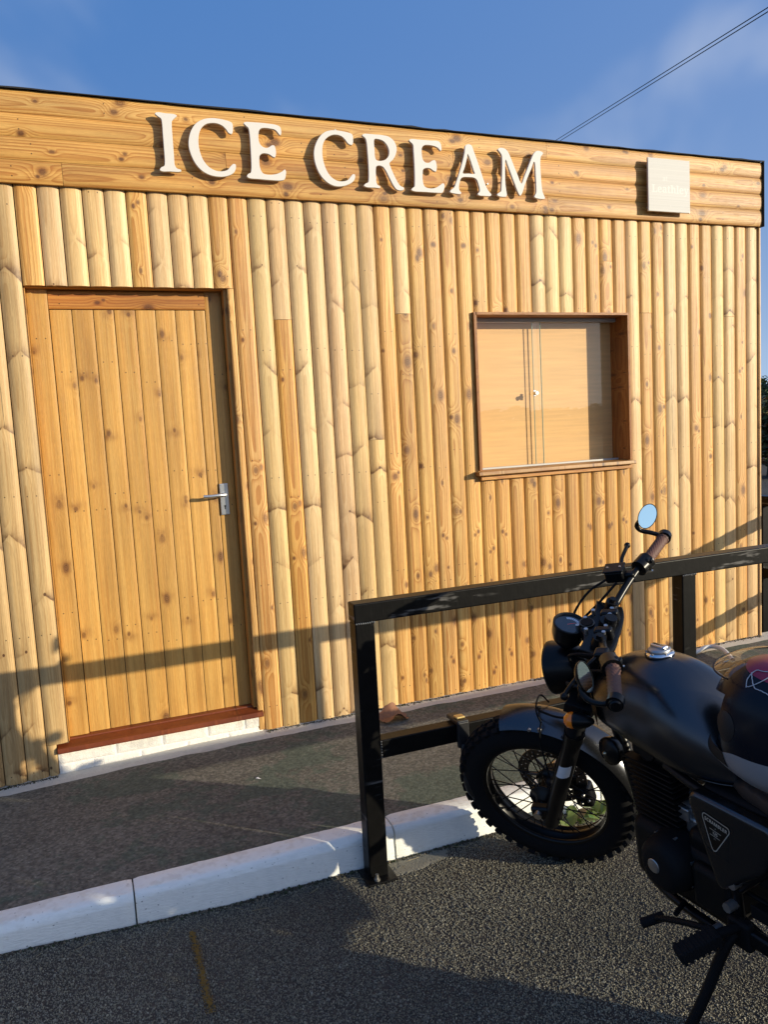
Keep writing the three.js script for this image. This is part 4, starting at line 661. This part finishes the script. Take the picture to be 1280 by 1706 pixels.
// frame, engine, seat and rear ---------------------------------------------------------------------------
{
  const FB = MB.black;
  bm('frame', [tube([V(.37, .86, 0), V(.60, .73, 0), V(.86, .68, 0)], .022, 20, 10), tube([V(.33, .78, 0), V(.40, .62, 0), V(.46, .40, 0)], .02, 20, 10), ...[1, -1].flatMap(s => [tube([V(.46, .40, 0), V(.50, .31, .06 * s), V(.62, .275, .09 * s), V(.84, .275, .10 * s), V(.88, .34, .105 * s), V(.87, .60, .105 * s)], .014, 36, 10), tube([V(.66, .685, .085 * s), V(.80, .668, .10 * s), V(.99, .668, .105 * s), V(1.20, .71, .10 * s), V(1.40, .745, .07 * s)], .0135, 30, 10), tube([V(.87, .42, .10 * s), V(1.0, .56, .105 * s), V(1.14, .70, .10 * s)], .011, 16, 8)])], FB);
  bm('crankcase', [rbox(.50, .86, .285, .475, -.095, .10, .035, 3), rbox(.54, .82, .262, .30, -.07, .07, .015), rbox(.70, .86, .40, .52, -.085, .085, .03, 3)], MB.engine);
  const fins = [bar(V(.60, .45, 0), V(.575, .70, 0), .062, .058, 24)]; for (let k = 0; k < 11; k++) { const y = .482 + k * .0165, x = .60 - .1 * (y - .45), s = k > 7 ? 1.06 : 1; fins.push(rbox(x - .085 * s, x + .085 * s, y, y + .005, -.082 * s, .082 * s, .0024, 1)); }
  bm('cylinder', fins, MB.engine);
  bm('cylinder_head', [rbox(.505, .655, .655, .70, -.07, .07, .018, 3), bar(V(.575, .69, .0), V(.575, .69, .076), .03, .03, 20)], MB.engine);
  bm('generator_cover', [revolve([[0, .165], [.045, .165], [.062, .158], [.074, .145], [.080, .12], [.084, .095], [.084, .06]], V(.665, .405, 0), 40)], MB.matt);
  bm('cover_badge', [revolve([[0, .1685], [.018, .168], [.0205, .165]], V(.655, .410, 0), 28)], MB.alloy);
  const cs = []; for (let k = 0; k < 7; k++) { const a = k / 7 * 6.283 + .4; cs.push(bar(V(.665 + Math.cos(a) * .078, .405 + Math.sin(a) * .078, .10), V(.665 + Math.cos(a) * .078, .405 + Math.sin(a) * .078, .112), .006, .006, 8)); } bm('cover_bolt', cs, MB.alloy);
  bm('sprocket_cover', [rbox(.745, .875, .325, .455, .085, .125, .03, 3)], MB.engine);
  bm('clutch_cover', [revolve([[.10, -.08], [.098, -.12], [.085, -.135], [0, -.14]], V(.70, .40, 0), 36)], MB.engine);
  bm('carburettor', [bar(V(.65, .535, .02), V(.76, .545, .02), .028, .028, 20), rbox(.672, .728, .47, .53, -.012, .052, .012), bar(V(.70, .53, .02), V(.70, .60, .02), .024, .022, 20), rbox(.66, .70, .515, .555, .045, .062, .005)], MB.alloy);
  bm('air_hose', [tube([V(.76, .545, .02), V(.80, .555, .02), V(.86, .57, .01)], .03, 12, 14)], MB.rubber);
  bm('horn', [revolve([[0, .06], [.012, .06], [.03, .052], [.042, .048], [.044, .04], [.04, .02], [.02, .005], [0, .0]], V(.405, .622, .02), 32)], MB.black);
  bm('horn_bolt', [revolve([[0, .088], [.005, .0875], [.0065, .08]], V(.405, .622, .0), 12)], std({ color: lin(.5, .45, .3), metalness: .9, roughness: .3 }));
  bm('exhaust', [tube([V(.52, .62, -.03), V(.455, .58, -.06), V(.435, .48, -.10), V(.47, .38, -.14), V(.60, .345, -.155), V(.90, .36, -.165), V(1.02, .40, -.175)], .018, 50, 12), bar(V(1.0, .395, -.175), V(1.42, .50, -.185), .045, .045, 22), bar(V(1.42, .50, -.185), V(1.46, .51, -.186), .038, .03, 22)], MB.matt);
  // side panels
  for (const s of [1, -1]) {
    const sh = new THREE.Shape(); sh.moveTo(.779, .650); sh.quadraticCurveTo(.782, .686, .808, .684); sh.lineTo(1.01, .680); sh.quadraticCurveTo(1.035, .675, 1.03, .64); sh.lineTo(1.0, .56); sh.quadraticCurveTo(.98, .535, .93, .495); sh.lineTo(.875, .445); sh.quadraticCurveTo(.855, .436, .846, .455); sh.closePath();
    const g = new THREE.ExtrudeGeometry(sh, { depth: .018, bevelEnabled: true, bevelThickness: .012, bevelSize: .012, bevelOffset: -.012, bevelSegments: 5, curveSegments: 10 }); g.translate(0, 0, s > 0 ? .112 : -.13);
    bm('side_panel', [g], MB.paint);
    if (s > 0) {
      const c = document.createElement('canvas'); c.width = 512; c.height = 512; const x = c.getContext('2d'); x.clearRect(0, 0, 512, 512);
      const path = () => { x.beginPath(); x.moveTo(60, 20); x.lineTo(452, 20); x.quadraticCurveTo(500, 30, 488, 90); x.lineTo(300, 460); x.quadraticCurveTo(256, 520, 212, 460); x.lineTo(24, 90); x.quadraticCurveTo(12, 30, 60, 20); x.closePath(); };
      x.fillStyle = '#0c0b0a'; path(); x.fill(); x.strokeStyle = '#c9c3b4'; x.lineWidth = 13; x.save(); x.translate(256, 250); x.scale(.95, .95); x.translate(-256, -250); path(); x.stroke(); x.restore();
      x.fillStyle = '#d8d2c2'; x.textAlign = 'center'; x.textBaseline = 'middle'; x.font = 'bold 66px sans-serif'; x.fillText('SCRAMBLER', 256, 96); x.font = '40px sans-serif'; x.fillText('*', 256, 165); x.fillRect(160, 190, 192, 7); x.font = 'bold 54px sans-serif'; x.fillText('125', 256, 232); x.fillRect(172, 268, 168, 7); x.font = '30px sans-serif'; x.fillText('CC', 256, 305);
      const t = new THREE.CanvasTexture(c); t.colorSpace = THREE.SRGBColorSpace; const W = .092, ga = gridGeo(1, 1, (u, v) => V((u - .5) * W, (v - .5) * .105, 0)); ga.rotateZ(-.16); ga.translate(.862, .592, .1432);
      bm('panel_badge', [ga], std({ map: t, alphaTest: .5, roughness: .35, metalness: .3, side: THREE.DoubleSide }));
    }
  }
  bm('battery_box', [rbox(.785, 1.08, .47, .69, -.098, .100, .02)], MB.matt);
  // foot controls and stand
  bm('footpeg', [bar(V(.90, .35, .10), V(.885, .355, .20), .012)], MB.matt); { const pg = rbox(-.022, .022, -.017, .017, 0, .118, .008, 2); const rb = [pg]; for (let k = 0; k < 7; k++) rb.push(rbox(-.0235, .0235, -.019, .019, .008 + k * .016, .017 + k * .016, .003, 1)); const g = merge(rb); g.applyQuaternion(new THREE.Quaternion().setFromUnitVectors(V(0, 0, 1), V(-.32, -.26, .91).normalize())); g.translate(.888, .355, .19); bm('peg_rubber', [g], MB.rubber); }
  bm('gear_lever', [tube([V(.86, .335, .155), V(.84, .335, .175), V(.77, .315, .186), V(.70, .285, .188), V(.67, .268, .188)], .0085, 24, 10), bar(V(.69, .29, .10), V(.72, .30, .165), .007)], MB.matt); bm('toe_rubber', [bar(V(.676, .270, .168), V(.640, .248, .218), .0135, .0135, 14)], MB.rubber);
  bm('linkage_bolt', [bar(V(.858, .340, .15), V(.858, .340, .19), .011, .011, 8), bar(V(.878, .40, .11), V(.878, .40, .145), .014, .013, 8), bar(V(.895, .47, .11), V(.895, .47, .14), .012, .012, 8)], MB.alloy);
  bm('side_stand', [tube([V(.885, .33, .13), V(.875, .29, .165), V(.845, .16, .218), V(.815, .055, .262)], .014, 20, 10), rbox(.785, .84, .026, .046, .245, .300, .006), rbox(.86, .93, .29, .37, .105, .135, .012)], MB.matt);
  bm('footpeg', [bar(V(.89, .35, -.10), V(.88, .35, -.30), .018)], MB.rubber);
  // swing arm, shocks, chain
  bm('swing_arm', [1, -1].map(s => rbox(.86, 1.38, .31, .355, s * .115 - .014, s * .115 + .014, .01)), MB.black);
  for (const s of [1, -1]) { bm('shock_absorber', [bar(V(1.10, .69, .125 * s), V(1.27, .36, .13 * s), .014)], MB.black); bm('shock_spring', [tube(Array.from({ length: 73 }, (_, k) => { const t = k / 72, a = k / 72 * Math.PI * 18; return V(mix(1.115, 1.235, t) + Math.cos(a) * .026, mix(.66, .43, t) + Math.cos(a) * .012, .128 * s + Math.sin(a) * .026); }), .005, 220, 6)], MB.black); }
  bm('chain_guard', [rbox(.93, 1.30, .405, .425, .088, .118, .008), rbox(.93, 1.30, .395, .43, .116, .12, .002)], MB.matt);
  bm('chain', [tube([V(.80, .425, .08), V(1.33, .405, .08), V(1.42, .315, .08), V(1.33, .225, .08), V(.80, .355, .08)], .008, 60, 6)], MB.engine);
  const seat = gridGeo(28, 40, (u, v) => { const s = mix(.862, 1.47, v), e = Math.min(1, Math.min(v, 1 - v) * 14), w = mix(.085, .125, sstep(0, .4, v)) * (.82 + .18 * e), top = .735 + .03 * sstep(.35, 1, v) + .004 * Math.sin(v * 90), a = u * Math.PI * 2 + Math.PI / 2, c = Math.cos(a), q = Math.sin(a), bot = .678 + .045 * sstep(.2, 1, v), mid = (top + bot) / 2; return V(s, mid + (top - mid) * Math.sign(q) * Math.pow(Math.abs(q), .55) * (.4 + .6 * e), w * Math.sign(c) * Math.pow(Math.abs(c), .6)); });
  bm('seat', [seat], MB.seat);
  bm('rear_mudguard', [gridGeo(12, 24, (u, v) => { const a = mix(120, 20, v) * Math.PI / 180, t = (u - .5) * 2; return V(1.33 + Math.cos(a) * (.375 - .03 * t * t), .325 + Math.sin(a) * (.375 - .03 * t * t), t * .075); })], std({ color: lin(.03, .03, .032), roughness: .45, side: THREE.DoubleSide }));
  bm('tail_lamp', [rbox(1.46, 1.50, .70, .74, -.05, .05, .012)], MB.red);
}

// a second machine parked behind the first; only its shadow reaches the picture
{ const o = bike.clone(); o.name = numbered('motorcycle'); o.userData = { label: 'second black motorcycle parked beside the rear wheel of the first', category: 'motorcycle' }; o.position.x += .62; o.position.z += 1.55; scene.add(o); }
// ------------------------------------------------------------------ helmet resting on the seat
{
  const hl = thing('helmet', 'black, white and magenta motorcycle helmet with raised visor on the seat', 'helmet');
  const base = V(.975, .715, .02).applyMatrix4(bike.matrixWorld); hl.position.copy(base); hl.rotation.copy(bike.rotation); hl.scale.copy(bike.scale);
  // shell surface; az 0 = front (towards the handlebar, -x), el up; helmet space centre at y .165
  const C = V(0, .163, 0);
  const surf = (az, el, off = 0) => {
    const ca = Math.cos(az), sa = Math.sin(az), ce = Math.cos(el), se = Math.sin(el);
    const chin = sstep(-.05, -.55, el) * sstep(.25, 1, ca) * .062, jaw = el < 0 ? 1 - .10 * sstep(-.5, -1.1, el) : 1;
    const rx = (ca > 0 ? .150 : .158) + chin + off, ry = (el > 0 ? .172 : .160) + off, rz = .134 + off;
    const p = .9; const s = (x) => Math.sign(x) * Math.pow(Math.abs(x), p);
    return V(C.x - s(ca) * Math.pow(ce, .85) * rx * jaw, C.y + s(se) * ry, C.z + s(sa) * Math.pow(ce, .85) * rz * jaw);
  };
  const patch = (a0, a1, e0, e1, off, nu = 36, nv = 20, ef0, ef1) => gridGeo(nu, nv, (u, v) => { const az = mix(a0, a1, u), lo = ef0 ? ef0(az) : e0, hi = ef1 ? ef1(az) : e1; return surf(az, mix(lo, hi, v), off); });
  const D = Math.PI / 180;
  const magenta = phys({ color: lin(.26, .018, .05), roughness: .28, specularIntensity: .7 }), navy = phys({ color: lin(.006, .008, .014), roughness: .26, specularIntensity: .45 }), white = phys({ color: lin(.30, .30, .31), roughness: .35 }), blk = std({ color: lin(.008, .008, .009), roughness: .6 }), soft = std({ color: lin(.012, .012, .014), roughness: .95 });
  const brow = az => mix(24, 34, sstep(0, 70 * D, Math.abs(az))) * D, seam = az => mix(72, 54, sstep(.3, 2.6, Math.abs(az))) * D;
  const lower = az => mix(-34, -9, sstep(.2, 1.5, Math.abs(az))) * D, open = 66 * D;
  const wrap = (f) => f;
  hl.userData.parts = undefined; delete hl.userData.parts;
  const bmH = (n, gs, m) => mesh(n, merge(gs), m, hl);
  bmH('shell_crown', [patch(-Math.PI, Math.PI, 0, Math.PI / 2 - .002, 0, 72, 16, seam)], magenta);
  bmH('shell_side', [patch(-open, open, 0, 0, 0, 40, 8, brow, seam), patch(open, 2 * Math.PI - open, 0, 0, 0, 60, 18, az => lower(az > Math.PI ? az - 2 * Math.PI : az), az => seam(az > Math.PI ? az - 2 * Math.PI : az))], navy);
  bmH('lining', [patch(-open * 1.05, open * 1.05, -34 * D, 44 * D, -.028, 30, 16), patch(-Math.PI, Math.PI, -78 * D, -20 * D, -.02, 60, 10)], soft);
  bmH('chin_bar', [patch(-Math.PI, Math.PI, -66 * D, 0, 0, 80, 14, null, lower)], white);
  bmH('chin_vent', [patch(-24 * D, 24 * D, -38 * D, -26 * D, .006, 16, 6), patch(-open, open, -30 * D, -13 * D, .001, 40, 8)], blk);
  bmH('visor_pivot', [gridGeo(28, 8, (u, v) => { const a = u * Math.PI * 2; return surf(open * 1.12 + Math.cos(a) * .20 * v, 10 * D + Math.sin(a) * .20 * v, .001 + .004 * (1 - v * v)); }), gridGeo(28, 8, (u, v) => { const a = u * Math.PI * 2; return surf(-open * 1.12 + Math.cos(a) * .20 * v, 10 * D + Math.sin(a) * .20 * v, .001 + .004 * (1 - v * v)); }, null, true)], blk);
  bmH('rim_trim', [tube(Array.from({ length: 60 }, (_, k) => surf(k / 59 * 2 * Math.PI, -66 * D, .002)), .007, 120, 8)], blk);
  // raised clear visor standing off the brow
  bmH('visor', [gridGeo(40, 14, (u, v) => { const az = mix(-78, 78, u) * D, el = mix(46, 68, v) * D; const p = surf(az, el, .016 + .016 * (1 - v)); return p; })], phys({ color: lin(.96, .95, .92), transmission: 1, thickness: 0, roughness: .04, ior: 1.5, side: THREE.DoubleSide }));
  bmH('visor_edge', [tube(Array.from({ length: 30 }, (_, k) => surf(mix(-78, 78, k / 29) * D, 46 * D, .032)), .0022, 60, 6)], blk);
  // line emblem on the left flank
  const flank = (x, y) => { let best = 9, q = null; for (let a = 25; a <= 165; a += 1) for (let e = -20; e <= 80; e += 1) { const p = surf(a * D, e * D, .0015), d = (p.x - x) ** 2 + (p.y - y) ** 2; if (d < best) { best = d; q = p; } } return V(x, y, q.z); };
  const em = (pts) => { const c = new THREE.CatmullRomCurve3(pts.map(([s, h]) => V(s - .975, h - .715, 0))).getPoints(30).map(p => flank(p.x, p.y)); return tube(c, .0012, 60, 6); };
  bmH('emblem', [em([[.972, 1.010], [.966, 1.026], [.972, 1.040], [.985, 1.041], [1.011, 1.040], [1.004, 1.030], [.978, 1.013], [.973, 1.012]]), em([[.966, 1.036], [.980, 1.024], [.994, 1.013], [1.011, 1.011], [1.042, 1.000], [1.07, .985]])], std({ color: lin(.42, .44, .47), roughness: .3 }));
}
renderer.render(scene, camera);
